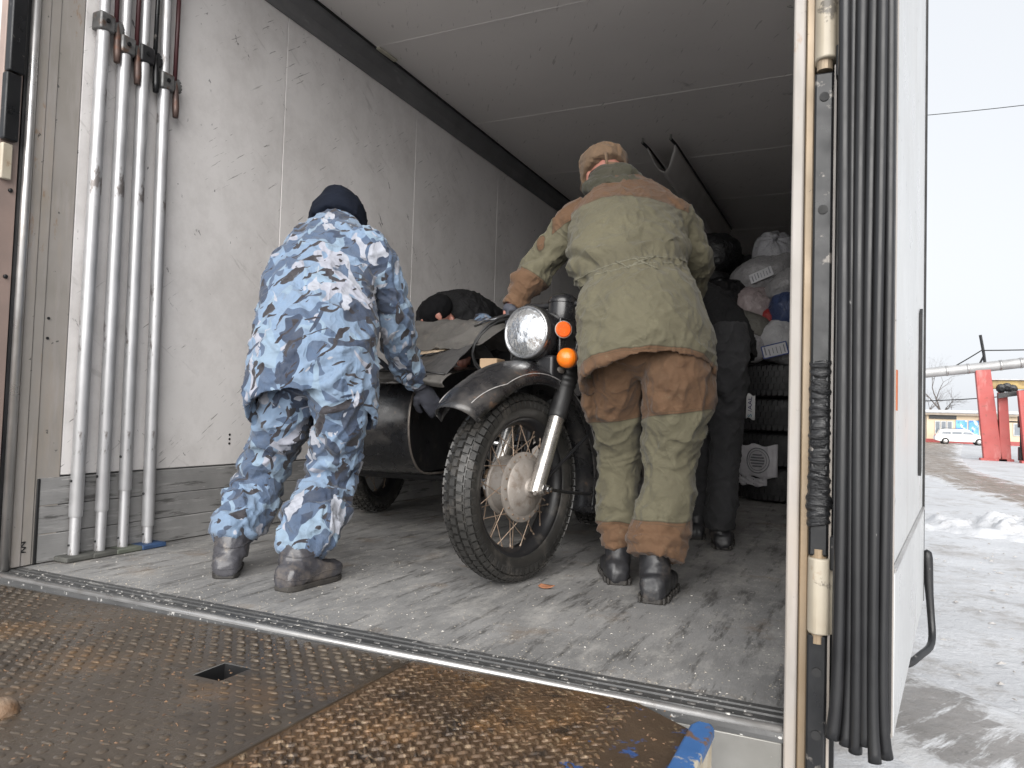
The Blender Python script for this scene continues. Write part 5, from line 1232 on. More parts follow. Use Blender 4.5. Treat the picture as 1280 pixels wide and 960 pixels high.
r_, f_, u_ = head_into(bd, hc, hf, hu, (1.69, 1.40, 1.49))
for w_ in ((1.29, 1.21, .985), (1.87, 1.69, 1.05)): ell(bd, w_, (.018, 0, 0), (0, .018, 0), (0, 0, .022))
for x, y in ((1.82, 1.06), (1.998, .885)): bd.tube([(x, y, .26), (x, y, .15), (x, y+.01, .06)], .034, 12)
place(remesh(bd, .0062, 2), 'body', M['skin'], g1p)
eyes(g1p, hc, f_, u_, r_)
tr = MB().add(*limb(lL, fold=nf(4, 2, .022, .4), m=60)).add(*limb(lR, fold=nf(4, 2, .022, 2.2), m=60))
ell(tr, (1.935, .95, .82), (.185, .02, 0), (0, .125, 0), (0, 0, .12))
ell(tr, (1.735, .985, .64), (.028, .01, 0), (-.01, .065, 0), (0, 0, .09)); ell(tr, (2.148, .96, .66), (.022, -.01, 0), (.01, .065, 0), (0, 0, .09))
me = remesh(tr, .0068, 1)
drape(me, [((2.03, .90, .42), .20, (.75, .2, .75), .13, .016), ((1.80, 1.05, .36), .18, (.7, .2, .8), .12, .016), ((2.0, .85, .17), .10, (.12, .2, 1), .055, .018), ((1.81, 1.02, .17), .09, (-.15, .2, 1), .045, .016), ((2.02, .86, .66), .14, (.8, 0, .6), .10, .009), ((1.80, .92, .64), .12, (-.8, 0, .6), .08, .010), ((2.04, .9, .56), .1, (.3, 0, 1), .06, .010)], .008, .002, 5)
P_, _ = arrs(me); right = P_[:, 0] > 1.915
wob = .012*pnoise(P_*9)
zt = np.where(right, .588, .562)+wob+.05*np.clip(P_[:, 0]-np.where(right, 2.03, 1.81), -.1, .1)*3; zb = np.where(right, .245, .205)-wob
trs = place(me, 'trousers', M['greensuit'], g1p, np.maximum(P_[:, 2]-zt, zb-P_[:, 2])); trs['label'] = 'sage green trousers with brown seat and brown ankles'
HEM_T = .075
jk = MB().add(*limb(torso, m=76, n=52, hollow=.12, tilt=(HEM_T, .3), fold=lambda s, th: .02*np.sin(4*th+5*s)*(s < .4)*(1-2*s)))
jk.add(*limb(aL[::-1], fold=nf(6, 2, .05, .5), hollow=.03, m=46)).add(*limb(aR[::-1], fold=nf(6, 2, .04, 2.5), hollow=.03, m=40))
me = remesh(jk, .0068, 1)
def waist(P_, N_):
    zc_ = 1.066+.20*(P_[:, 0]-1.79); d_ = P_[:, 2]-zc_
    ok = np.exp(-((P_[:, 0]-1.86)/.26)**4)*(P_[:, 2] < 1.25)
    g_ = ridge((P_[:, 0]*1.0+P_[:, 1]*.5)/.026+.6*pnoise(P_*12))
    return ok*(-.012*np.exp(-(d_/.045)**2)+.008*(g_-.5)*np.exp(-(d_/.035)**2)+.004*np.exp(-((d_-.014)/.006)**2)+.004*np.exp(-((d_+.014)/.006)**2)+.014*np.exp(-((d_-.075)/.045)**2))
drape(me, [((1.66, 1.02, 1.14), .16, (.55, .1, .85), .075, .020), ((1.78, 1.05, 1.22), .18, (.6, 0, .8), .12, .012), ((1.90, 1.05, 1.16), .14, (-.3, 0, 1), .07, .012), ((1.42, 1.22, 1.2), .13, (.65, 0, -.75), .07, .018), ((1.35, 1.2, 1.1), .09, (.5, 0, 1), .05, .014),
           ((1.90, .82, .88), .20, (.15, .1, 1), .10, .010), ((1.99, 1.36, 1.24), .12, (-.3, 0, 1), .07, .012), ((1.60, 1.2, 1.25), .12, (1, 0, .3), .07, .016), ((1.80, .8, .8), .16, (.8, 0, .5), .12, .007)], .008, .0018, 6, extra=waist)
bvh = BVHTree.FromPolygons([v.co.copy() for v in me.vertices], [tuple(p.vertices) for p in me.polygons])
cords = []
for dz, x0_, x1_ in ((.014, 1.665, 2.03), (-.014, 1.665, 2.03)):
    pts_ = []
    for x in np.linspace(x0_, x1_, 40):
        h_ = bvh.ray_cast(Vector((x, .2, 1.066+.20*(x-1.79)+dz)), Vector((0, 1, 0)))
        if h_[0] is not None: pts_.append(tuple(h_[0]+h_[1]*.0008))
    cords.append(pts_)
for xa, za, xb, zb_ in ((1.90, 1.105, 1.99, 1.060), (1.90, 1.070, 1.965, 1.118), (1.84, 1.10, 1.90, 1.065)):
    pts_ = []
    for t_ in np.linspace(0, 1, 10):
        h_ = bvh.ray_cast(Vector((xa+(xb-xa)*t_, .2, za+(zb_-za)*t_)), Vector((0, 1, 0)))
        if h_[0] is not None: pts_.append(tuple(h_[0]+h_[1]*.002))
    cords.append(pts_)
P_, _ = arrs(me); X_, Y_, Z_ = P_.T
yoke = np.minimum.reduce([Z_-(1.392-.95*(X_-1.80)**2), X_-1.475, 2.0-X_])
sin_ = np.clip(-((Y_-.905)*.907-(X_-1.957)*.42)/.165, -.3, 1)
hem = .690+HEM_T*sin_+.034-Z_
cuffz = np.minimum((P_-np.array([1.372, 1.265, 1.14]))@np.array([-.45, -.25, -.86]), 1.46-X_)
patch = np.minimum(.026-np.linalg.norm((P_-np.array([1.43, 1.22, 1.26]))*np.array([1.3, 1, .75]), axis=1), .03)
jkt = place(me, 'jacket', M['greensuit'], g1p, np.maximum.reduce([yoke, hem, cuffz, patch])); jkt['label'] = 'sage green jacket with brown yoke, hem and cuffs and a gathered waist'
cordm = mat('grey_green_cord', (.20, .19, .14), rough=.8)
for i_, pts_ in enumerate(cords):
    if len(pts_) > 3: MB().tube(pts_, .0016 if i_ < 2 else .0021, 6).build('waist_stitching' if i_ < 2 else 'waist_cord', cordm, jkt, smooth=True)
hd = MB()
for pth in ([(1.575, 1.40, 1.515, .030, .045), (1.615, 1.345, 1.505, .040, .06), (1.69, 1.315, 1.490, .050, .07), (1.77, 1.335, 1.475, .048, .065), (1.83, 1.385, 1.455, .030, .045)], [(1.60, 1.370, 1.545, .022, .030), (1.655, 1.335, 1.562, .036, .040), (1.725, 1.345, 1.556, .036, .040), (1.775, 1.40, 1.530, .026, .034)]):
    hd.add(*limb(pth, ref=np.array([0, 0, 1.]), m=30, n=20))
hd.tube([(1.585, 1.385, 1.53), (1.575, 1.395, 1.475), (1.60, 1.37, 1.435)], [.030, .028, .016], 14)
me = remesh(hd, .0075, 3); drape(me, [((1.68, 1.30, 1.5), .14, (.35, .2, 1), .05, .016)], .008, .002, 8)
place(me, 'hood', cloth('olive_hood_cloth', (.066, .063, .043), (.046, .044, .031)), g1p)
CK = [(1.616, 1.442, 1.584, .097, .117), (1.610, 1.452, 1.602, .1005, .119), (1.604, 1.458, 1.625, .101, .119), (1.600, 1.464, 1.650, .1035, .121), (1.596, 1.470, 1.672, .096, .112), (1.593, 1.474, 1.688, .072, .084), (1.592, 1.476, 1.694, .03, .035)]
me = remesh(MB().add(*limb(CK, m=40, n=36)), .0065, 3)
def capx(P_, N_):
    a = np.arctan2(P_[:, 1]-1.46, P_[:, 0]-1.605); return -.004*np.exp(-(np.abs((a*1.1+.25) % 1.05-.5)/.03)**2)*(P_[:, 2] > 1.62)-.005*np.exp(-((P_[:, 2]-1.629+.10*(P_[:, 0]-1.6))/.004)**2)
drape(me, [((1.60, 1.36, 1.60), .05, (0, .2, 1), .016, .006), ((1.63, 1.37, 1.66), .05, (1, 0, .3), .03, .004)], .003, .0012, 9, extra=capx)
cap_ = place(me, 'cap', M['cap'], g1p)
MB().add(*limb([(1.560, 1.535, 1.588, .080, .010), (1.535, 1.58, 1.575, .075, .007), (1.515, 1.615, 1.562, .05, .006)], ref=np.array([.75, .66, 0]), m=14)).build('cap_peak', M['cap'], cap_, smooth=True)
MB().tube([(1.655, 1.350, 1.585), (1.652, 1.346, 1.615), (1.646, 1.346, 1.652)], .006, 8).build('cap_strap', M['cap'], cap_, smooth=True)
MB().obox((1.672, 1.358, 1.605), (.020, .008, 0), (.0, .004, 0), (0, 0, .006)).build('cap_buckle', M['cap'], cap_, bevel=.002)
me = remesh(ell(ell(MB(), (1.636, 1.422, 1.566), (.080, .03, 0), (-.03, .088, 0), (0, 0, .048)), (1.64, 1.41, 1.53), (.06, .02, 0), (0, .06, 0), (0, 0, .04)), .007, 1); place(me, 'hair', M['hair'], g1p)
boot(g1p, (2.015, .785), (1.995, 1.065), (2.005, .865, .06), (1.998, .885, .15), (.048, .050), M['bootblack'], h=.078, w=.050)
boot(g1p, (1.855, .975), (1.745, 1.235), (1.832, 1.045, .06), (1.82, 1.06, .15), (.045, .046), M['bootblack'], h=.074, w=.048)
gm_ = MB(); hand_into(gm_, (1.303, 1.215, .990), (.10, -.30, -.60), (.9, .1, -.2), .55, .95, 1); gm_.tube([(1.306, 1.222, 1.01), (1.303, 1.213, .985)], [.036, .034], 16)
place(remesh(gm_, .0045, 2), 'glove', M['glove'], g1p)
gm_ = MB(); hand_into(gm_, (1.875, 1.685, 1.055), (-.6, .5, -.5), (-.3, .2, -.9), .5, .95, -1); gm_.tube([(1.885, 1.675, 1.06), (1.87, 1.69, 1.05)], [.038, .035], 16)
place(remesh(gm_, .0045, 2), 'glove', M['glove'], g1p)

# ------------------------------------------------------------------ person in grey trousers, bent over behind the motorcycle
y1p = thing('person', (1.97, 2.1, 0), 'person in charcoal trousers and black jacket bending behind the green suited person', 'person')
lR = [(2.03, 1.96, 1.0, .10, .12), (2.045, 1.95, 0.88, 0.102, .12), (2.050, 1.95, 0.80, 0.095, .11), (2.051, 1.97, 0.667, 0.082, .09), (2.045, 1.99, 0.484, 0.071, .08), (2.04, 1.98, 0.302, 0.067, .075), (2.035, 1.95, 0.16, 0.068, .075), (2.034, 1.95, 0.085, 0.066, .072)]
lL = [(1.91, 2.10, 1.0, .10, .12), (1.893, 2.18, 0.868, 0.095, .10), (1.88, 2.22, 0.65, .075, .08), (1.876, 2.24, 0.472, 0.066, .07), (1.885, 2.22, 0.198, 0.060, .065), (1.887, 2.19, 0.085, 0.058, .062)]
torso = [(2.005, 2.00, .835, .15, .17), (1.99, 2.01, .90, .165, .18), (1.95, 2.04, 1.00, .175, .17), (1.84, 2.10, 1.10, .175, .165), (1.70, 2.17, 1.17, .18, .16), (1.56, 2.23, 1.20, .165, .14), (1.48, 2.26, 1.205, .09, .09)]
aL = [(1.56, 2.12, 1.18, .07, .07), (1.50, 2.02, 1.10, .066, .07), (1.45, 1.95, .98, .06, .06), (1.40, 1.93, .90, .05, .05)]
aR = [(1.58, 2.36, 1.18, .07, .07), (1.52, 2.42, 1.08, .066, .07), (1.46, 2.38, .97, .06, .06), (1.42, 2.30, .90, .05, .05)]
bd = MB()
for K in (thin(torso[2:], .72), thin(lL, .62), thin(lR, .62), thin(aL, .6), thin(aR, .6)): bd.add(*limb(K, m=22, n=18))
hc3 = (1.36, 2.30, 1.20); r_, f_, u_ = head_into(bd, hc3, (-.8, .15, -.55), (-.5, .1, .85), (1.50, 2.25, 1.21))
for w_ in ((1.39, 1.92, .88), (1.41, 2.28, .88)): hand_into(bd, w_, (-.3, -.1, -.9), (-.9, 0, .3), .5, 1, 1)
for x, y in ((2.034, 1.95), (1.887, 2.19)): bd.tube([(x, y, .12), (x, y+.01, .05)], .034, 12)
place(remesh(bd, .007, 2), 'body', M['skin'], y1p); eyes(y1p, hc3, f_, u_, r_)
me = remesh(ell(MB().add(*limb(lL, m=40)).add(*limb(lR, m=40)), (1.975, 2.03, .95), (.16, .06, 0), (-.04, .15, 0), (0, 0, .13)), .010, 2)
drape(me, [((2.04, 1.93, .60), .2, (.6, .2, .8), .13, .010), ((2.03, 1.92, .2), .1, (.2, 0, 1), .06, .008)], .006, .002, 11); place(me, 'trousers', M['greycloth'], y1p)
me = remesh(MB().add(*limb(torso, ref=np.array([.3, -.95, 0]), m=50, hollow=.06)).add(*limb(aL[::-1], m=30, hollow=.02)).add(*limb(aR[::-1], m=30, hollow=.02)), .010, 2)
drape(me, [((1.9, 2.0, 1.0), .15, (1, 0, .4), .08, .010)], .008, .002, 12); place(me, 'jacket', M['blackcloth'], y1p)
me = remesh(ell(MB(), np.array(hc3)+np.array([.01, 0, .045]), (.085, 0, 0), (0, .085, 0), (0, 0, .065)), .007, 2); drape(me, [], .002, .001, 3); place(me, 'cap', M['blackknit'], y1p)
boot(y1p, (2.055, 1.885), (2.02, 2.15), (2.035, 1.95, .05), (2.034, 1.955, .12), (.045, .047), M['bootblack'], 'shoe', h=.065, w=.046)
boot(y1p, (1.905, 2.10), (1.83, 2.36), (1.89, 2.17, .05), (1.887, 2.19, .12), (.043, .045), M['bootblack'], 'shoe', h=.065, w=.045)

# ------------------------------------------------------------------ person bending behind the sidecar
k1p = thing('person', (.42, 2.8, 0), 'person in black beanie and dark jacket bending down behind the sidecar cover', 'person')
torso = [(.36, 2.95, .80, .20, .15), (.37, 2.93, .95, .205, .17), (.36, 2.82, 1.08, .21, .18), (.35, 2.62, 1.14, .225, .185), (.355, 2.42, 1.14, .235, .18), (.37, 2.32, 1.11, .20, .15), (.38, 2.26, 1.08, .10, .09)]
lL = [(.27, 2.94, .88, .10, .12), (.26, 2.92, .66, .085, .09), (.25, 2.90, .45, .07, .075), (.25, 2.96, .22, .065, .07), (.25, 3.0, .085, .06, .065)]
lR = [(.47, 2.94, .88, .10, .12), (.49, 2.93, .66, .085, .09), (.50, 2.92, .45, .07, .075), (.50, 2.98, .22, .065, .07), (.50, 3.02, .085, .06, .065)]
aR = [(.53, 2.42, 1.10, .075, .08), (.60, 2.34, 1.07, .07, .075), (.64, 2.25, 1.02, .062, .066), (.64, 2.15, .95, .05, .05)]
aL = [(.20, 2.42, 1.08, .075, .08), (.20, 2.32, 1.02, .07, .075), (.24, 2.22, .96, .06, .06), (.27, 2.12, .92, .05, .05)]
bd = MB()
for K in (thin(torso[2:], .72), thin(lL, .62), thin(lR, .62), thin(aL, .6), thin(aR, .6)): bd.add(*limb(K, m=22, n=18))
hc4 = (.375, 2.18, 1.125); r_, f_, u_ = head_into(bd, hc4, (-.70, -.30, -.64), (-.5, -.3, .8), (.38, 2.33, 1.11))
for w_ in ((.64, 2.12, .93), (.275, 2.09, .905)): hand_into(bd, w_, (.1, -.8, -.4), (0, -.2, -1), .5, 1, 1)
for x, y in ((.25, 3.0), (.50, 3.02)): bd.tube([(x, y, .12), (x, y-.01, .05)], .034, 12)
place(remesh(bd, .0065, 2), 'body', M['skin'], k1p); eyes(k1p, hc4, f_, u_, r_)
me = remesh(ell(MB().add(*limb(lL, m=40)).add(*limb(lR, m=40)), (.37, 2.95, .86), (.18, 0, 0), (0, .13, 0), (0, 0, .12)), .010, 2); drape(me, [], .008, .002, 13); place(me, 'trousers', M['camo'], k1p)
me = remesh(MB().add(*limb(torso, ref=np.array([1., 0, 0]), m=50, hollow=.06)), .010, 2); drape(me, [((.5, 2.4, 1.25), .15, (1, .4, 0), .08, .010)], .008, .002, 14); jk4 = place(me, 'jacket', M['blackcloth'], k1p)
for a_ in (aR, aL):
    me = remesh(MB().add(*limb(a_[::-1], m=30, hollow=.02)), .008, 2); drape(me, [((.62, 2.25, 1.05), .1, (.3, .8, 0), .05, .012)], .005, .002, 15); place(me, 'sleeve', M['camo'], k1p)['label'] = 'blue camouflage sleeve'
hk = MB(); ell(hk, np.array(hc4)+u_*.034-f_*.018, r_*.092, f_*.108, u_*.085)
me = remesh(hk, .006, 2); drape(me, [], .002, .001, 5); place(me, 'beanie', M['blackknit'], k1p)
boot(k1p, (.25, 3.06), (.24, 2.79), (.25, 3.0, .05), (.25, 3.0, .12), (.045, .047), M['wellington'])
boot(k1p, (.50, 3.08), (.51, 2.81), (.50, 3.02, .05), (.50, 3.02, .12), (.045, .047), M['wellington'])

# ================================================================== canvas cover on the sidecar
M['canvas'] = mat('grey_waxed_canvas', (.135, .128, .118), (.095, .09, .085), 7, .62, spots=[
    dict(color=(.26, .235, .20), scale=8, lo=.54, hi=.70, amt=.6, r=.72), dict(color=(.06, .055, .05), scale=12, lo=.58, hi=.68, amt=.6, r=.7)],
    bump=[dict(scale=22, strength=.35, dist_m=.008, dist=.8), dict(scale=250, strength=.2, dist_m=.001)])
M['canvasdark'] = mat('dark_grey_leathercloth', (.075, .073, .072), (.05, .049, .05), 8, .5, spots=[dict(color=(.16, .14, .12), scale=9, lo=.56, hi=.7, amt=.5, r=.7)], bump=[dict(scale=30, strength=.3, dist_m=.006, dist=.8)])
cov = thing('sidecar_cover', (.8, 1.6, .7), 'grey canvas cover draped over the sidecar', 'tarpaulin')
def sheet(name, left, right, mid, material, nu=44, nv=36, amp=.012, seed=0, parent=cov):
    """cloth between two profile curves with a middle one"""
    Lc, Mc, Rc = (catmull(k, nv+1) for k in (left, mid, right)); mb = MB(); V = []
    for i in range(nu+1):
        u = i/nu
        for j in range(nv+1):
            a = (1-u)*(1-2*u); b_ = 4*u*(1-u); c_ = u*(2*u-1); V.append(Lc[j]*a+Mc[j]*b_+Rc[j]*c_)
    V = np.array(V)
    w = fbm(V*np.array([7, 5, 7])+seed, 3); rg = 1-np.abs(pnoise(V*np.array([9, 6, 9])+seed+4)); V[:, 2] += amp*(w+1.2*(rg**3-.5)); V[:, 1] += amp*.5*w
    mb.v = [tuple(p) for p in V]; mb.f = [(i*(nv+1)+j, (i+1)*(nv+1)+j, (i+1)*(nv+1)+j+1, i*(nv+1)+j+1) for i in range(nu) for j in range(nv)]
    return mb.build(name, material, parent, smooth=True, solid=.004)
sheet('hood', [(.60, 1.50, .915), (.57, 1.60, .985), (.53, 1.72, 1.035), (.48, 1.95, 1.02), (.42, 2.2, .93)], [(1.10, 1.38, .880), (1.13, 1.46, .93), (1.14, 1.57, .975), (1.12, 1.85, .96), (1.04, 2.1, .88)],
      [(.83, 1.44, .862), (.84, 1.53, .945), (.85, 1.66, 1.018), (.82, 1.9, 1.0), (.76, 2.15, .92)], M['canvas'], amp=.016, seed=2)
sheet('front_flap', [(.66, 1.17, .715), (.66, 1.22, .745), (.68, 1.36, .80), (.66, 1.52, .80), (.62, 1.68, .80)], [(1.06, 1.09, .695), (1.06, 1.13, .725), (1.06, 1.30, .835), (1.06, 1.44, .886), (1.04, 1.6, .84)],
      [(.87, 1.13, .708), (.87, 1.18, .738), (.89, 1.31, .805), (.92, 1.45, .858), (.86, 1.64, .83)], M['canvasdark'], amp=.014, seed=9)
sheet('hem_flap', [(.62, 1.175, .700), (.62, 1.155, .715), (.63, 1.19, .735), (.64, 1.26, .745)], [(1.08, 1.085, .672), (1.08, 1.065, .690), (1.08, 1.10, .715), (1.07, 1.16, .735)],
      [(.86, 1.135, .690), (.86, 1.115, .708), (.86, 1.15, .730), (.87, 1.22, .742)], M['canvas'], amp=.004, seed=5)
MB().tube([(.66, 1.185, .745), (.80, 1.160, .742), (.95, 1.135, .738), (1.06, 1.12, .728)], .004, 8).build('lacing_cord', M['rubberblack'], cov, smooth=True)
cbm = mat('brown_cardboard', (.42, .30, .19), (.36, .25, .16), 12, .85)
tag(sheet('cardboard_sheet', [(.64, 1.36, .800), (.63, 1.50, .850)], [(.88, 1.36, .842), (.86, 1.52, .872)], [(.76, 1.36, .825), (.75, 1.51, .866)], mat('pale_cardboard', (.62, .50, .36), (.52, .40, .28), 9, .85), nu=8, nv=8, amp=.002, seed=1, parent=None),
    'pale cardboard sheet sticking out from under the canvas cover', 'cardboard')
tag(MB().box((1.165, 1.22, .735), (1.245, 1.30, .80)).build('cardboard_box', cbm, None, bevel=.004), 'small brown cardboard box behind the front mudguard', 'box')

# ================================================================== fabric air duct under the ceiling
duct = thing('air_duct', (1.25, 5.0, 2.5), 'grey fabric air duct hung from two rods under the ceiling', 'duct')
V = []; nv = 22; nu = 30
for i in range(nu+1):
    y = 3.86+(6.5-3.86)*i/nu
    for j in range(nv+1):
        s = -1+2*j/nv; x = 1.255+.105*s+.02*(i/nu); sag = .155*(1-abs(s)**2.2)
        yy = y+(.14*(1-abs(s)) if i == 0 else .14*(1-abs(s))*max(0, 1-i/5))
        V.append((x, yy, 2.605-sag+.004*math.sin(i*1.3+j*.7)))
mb = MB(); mb.v = V; mb.f = [(i*(nv+1)+j, (i+1)*(nv+1)+j, (i+1)*(nv+1)+j+1, i*(nv+1)+j+1) for i in range(nu) for j in range(nv)]
mb.build('duct_cloth', mat('grey_pvc_cloth', (.60, .58, .56), (.50, .48, .46), 5, .6, bump=[dict(scale=8, strength=.3, dist_m=.02, stretch=(1, .4, 1))]), duct, smooth=True, solid=.004)
for x in (1.15, 1.36):
    rd = MB().tube([(x-.012, 3.77, 2.612), (x, 3.9, 2.612), (x+.02, 6.5, 2.612)], .011, 10).build('rod', M['lockbar'], duct, smooth=True)
    MB().tube([(x-.012, 3.775, 2.605), (x-.012, 3.775, 2.648)], .008, 8).build('hook', M['steel'], rd)

# ================================================================== load at the far end: tyres and sacks
M['newtyre'] = mat('new_black_tyre', (.016, .016, .017), (.011, .011, .012), 8, .6, bump=[dict(scale=40, strength=.2, dist_m=.003)])
def lying_tyre(x, y, z, label, first=[None]):
    if first[0] is None:
        t = thing('stacked_tyre', (x, y, z), label, 'tyre', 'new tyres lying stacked at the back of the load')
        sec = [(.19, .02), (.205, .0), (.30, .004), (.325, .022), (.332, .05), (.334, .122), (.332, .194), (.325, .222), (.30, .240), (.205, .244), (.19, .224), (.185, .122)]
        c = MB().lathe(sec, (0, 0, 0), (0, 0, 1), 56, closed='ring').build('carcass', M['newtyre'], t, local=True, smooth=True)
        tb = MB()
        for i in range(54):
            for q, zz in enumerate((.034, .078, .122, .166, .210)):
                a = 2*math.pi*(i+(.5 if q % 2 else 0))/54; er = np.array([math.cos(a), math.sin(a), 0]); et = np.array([-math.sin(a), math.cos(a), 0])
                tb.obox(er*(.334 if 0 < q < 4 else .328)+np.array([0, 0, zz]), er*.006, et*.0145+np.array([0, 0, .004]), np.array([0, 0, .0165]))
        tag(tb.build('tread_blocks', M['newtyre'], t, local=True), kind='stuff')
        first[0] = t; return t
    t = copy_tree(first[0]); t.location = (x, y, z); t['_o'] = [x, y, z]; t['label'] = label; t.rotation_euler = (0, 0, random.uniform(0, 3)); return t
nm = ['bottom', 'second', 'third', 'top']
for k in range(4): lying_tyre(2.115, 4.33, .002+k*.247, ['black tyre at the floor, under the emblem bag, lowest of its stack', 'black tyre second from the floor behind the bag with the round emblem', 'black tyre with the white lettered sticker on its tread', 'black tyre directly under the white sack, highest of its stack'][k])
def wrap(name, a0, a1, z0, z1, r, material, parent=None, label=None, cat=None, n=26, wob=.006):
    mb = MB(); V = []
    for i in range(n+1):
        for j in range(13):
            a = a0+(a1-a0)*i/n; z = z0+(z1-z0)*j/12; rr = r+wob*math.sin(i*.9+j*.6)*math.sin(j*.5+1)+wob*.8*math.sin(i*2.1)
            zz = z+(.010*math.sin(i*.55) if j in (0, 12) else 0); V.append((2.115+rr*math.cos(a), 4.33+rr*math.sin(a), zz))
    mb.v = V; mb.f = [(i*13+j, (i+1)*13+j, (i+1)*13+j+1, i*13+j+1) for i in range(n) for j in range(12)]
    o = mb.build(name, material, parent, smooth=True, solid=.002)
    return tag(o, label, cat) if label else o
def ang(x): return -math.pi+math.acos(max(-1, min(1, -(x-2.115)/.345)))
plast = mat('white_plastic_bag', (.55, .54, .56), (.45, .44, .47), 14, .4, bump=[dict(scale=30, strength=.5, dist_m=.008, dist=1)])
bagt = thing('emblem_bag', (1.98, 4.0, .2), 'crumpled white plastic bag with a round emblem on the lowest tyre', 'bag')
wrap('bag_sheet', ang(1.80), ang(2.10), .175, .405, .349, plast, bagt)
wrap('bag_flap', ang(1.80), ang(2.03), .115, .172, .346, plast, bagt)
em = MB(); ink = mat('grey_print', (.13, .14, .15), (.2, .2, .22), 40, .6)
ac = ang(1.965)
def onb(du, dz, r=.3565): a = ac+du/.35; return (2.115+r*math.cos(a), 4.33+r*math.sin(a), .295+dz)
for rr_, th in ((.088, .0035), (.070, .002)):
    MB().tube([onb(rr_*math.cos(t), rr_*math.sin(t)) for t in np.linspace(0, 2*math.pi, 48, endpoint=False)], th, 6, closed=True).build('emblem_ring', ink, bagt)
ring_ = [onb(.055*math.cos(t), .055*math.sin(t), .355) for t in np.linspace(0, 2*math.pi, 32, endpoint=False)]
for dz in (-.040, -.020, .0, .020, .040):
    w_ = math.sqrt(.053**2-dz**2); MB().tube([onb(u, dz, .3570) for u in np.linspace(-w_, w_, 14)], .0055, 6).build('emblem_stripe', ink, bagt)
stk = thing('tyre_sticker', (1.87, 4.1, .6), 'white sticker with dark lettering stuck upright on the third tyre', 'sticker')
wrap('sticker_paper', ang(1.868), ang(1.936), .590, .765, .3440, mat('white_paper', (.62, .62, .62), (.56, .56, .56), 20, .6), stk, wob=.0003, n=10)
def lettering(txt, size, p, xdir, ydir, material, parent, name='lettering'):
    cu = bpy.data.curves.new('t', 'FONT'); cu.body = txt; cu.size = size; cu.align_x = 'LEFT'; cu.extrude = .0006; cu.resolution_u = 3
    ob = bpy.data.objects.new('t', cu); col.objects.link(ob); dg = bpy.context.evaluated_depsgraph_get()
    me = bpy.data.meshes.new_from_object(ob.evaluated_get(dg)); bpy.data.objects.remove(ob)
    P_, _ = arrs(me); xd, yd = np.array(xdir, float), np.array(ydir, float); xd /= np.linalg.norm(xd); yd /= np.linalg.norm(yd); zd = np.cross(xd, yd)
    Q = np.array(p)+P_[:, :1]*xd+P_[:, 1:2]*yd+P_[:, 2:3]*zd-np.array(parent['_o']); me.vertices.foreach_set('co', Q.ravel()); me.update(); me.materials.clear()
    return finish(me, name, material, parent)
am = (ang(1.868)+ang(1.936))/2; nrm = np.array([math.cos(am), math.sin(am), 0]); tang = np.array([-math.sin(am), math.cos(am), 0]); pc = np.array([2.115, 4.33, 0])+nrm*.3475
lettering('S', .055, pc+tang*-.016+np.array([0, 0, .600]), (0, 0, 1), -tang*1.0, mat('teal_ink', (.02, .20, .30), rough=.6), stk).location = tang*.034
lettering('/AAL', .052, pc+tang*-.016+np.array([0, 0, .640]), (0, 0, 1), -tang*1.0, mat('violet_ink', (.04, .03, .13), rough=.6), stk).location = tang*.034
def sack(c, rad, label, base, seed, knot=None, rough=.35, tilt=(0, 0, 0), lab=None, name='sack', amp=1.0):
    t = thing(name, c, label, 'sack', 'filled sacks and bags piled on the tyres')
    mb = MB(); n, m = 44, 26; V = []
    from mathutils import Euler
    rot = np.array(Euler([R(a) for a in tilt]).to_matrix())
    for i in range(m+1):
        ph = math.pi*i/m; s = max(math.sin(ph), .004)**.8
        for k in range(n):
            th = 2*math.pi*k/n; V.append((math.cos(th)*s, math.sin(th)*s, math.cos(ph)))
    V = np.array(V); d = .10*fbm(V*1.6+seed*3.1, 3)+.05*(1-np.abs(pnoise(V*3.5+seed)))**3
    if knot: th = np.arctan2(V[:, 1], V[:, 0]); d += .07*np.sin(th*9+3*pnoise(V*2))*np.clip(V[:, 2], 0, 1)**2
    V = V*(1+amp*d[:, None])*np.array(rad); V = V@rot.T+np.array(c)
    mb.v = [tuple(p) for p in V]; mb.f = [(i*n+k, i*n+(k+1) % n, (i+1)*n+(k+1) % n, (i+1)*n+k) for i in range(m) for k in range(n)]
    b2_ = tuple(x*.75 for x in base)
    sm = mat('sack_film_%d' % seed, base, b2_, 5, rough, spots=[dict(color=tuple(x*.45 for x in base), scale=6, lo=.56, hi=.68, amt=.6, stretch=(1, 1, .5), r=.7), dict(color=tuple(min(1, x*1.5) for x in base), scale=11, lo=.60, hi=.68, amt=.5)],
             bump=[dict(scale=11, strength=.7, dist_m=.03, dist=1.2, r=.65), dict(scale=40, strength=.3, dist_m=.008)])
    b = mb.build('bag', sm, t, smooth=True)
    if knot:
        kp = np.array(c)+rot@np.array([0, 0, rad[2]*.97]); kd = rot@np.array([0, 0, 1.])
        MB().tube([kp-kd*.02, kp+kd*.02, kp+kd*.05], [.03, .014, .028], 12).build('knot', sm, b, smooth=True)
    if lab: lab(t)
    return t
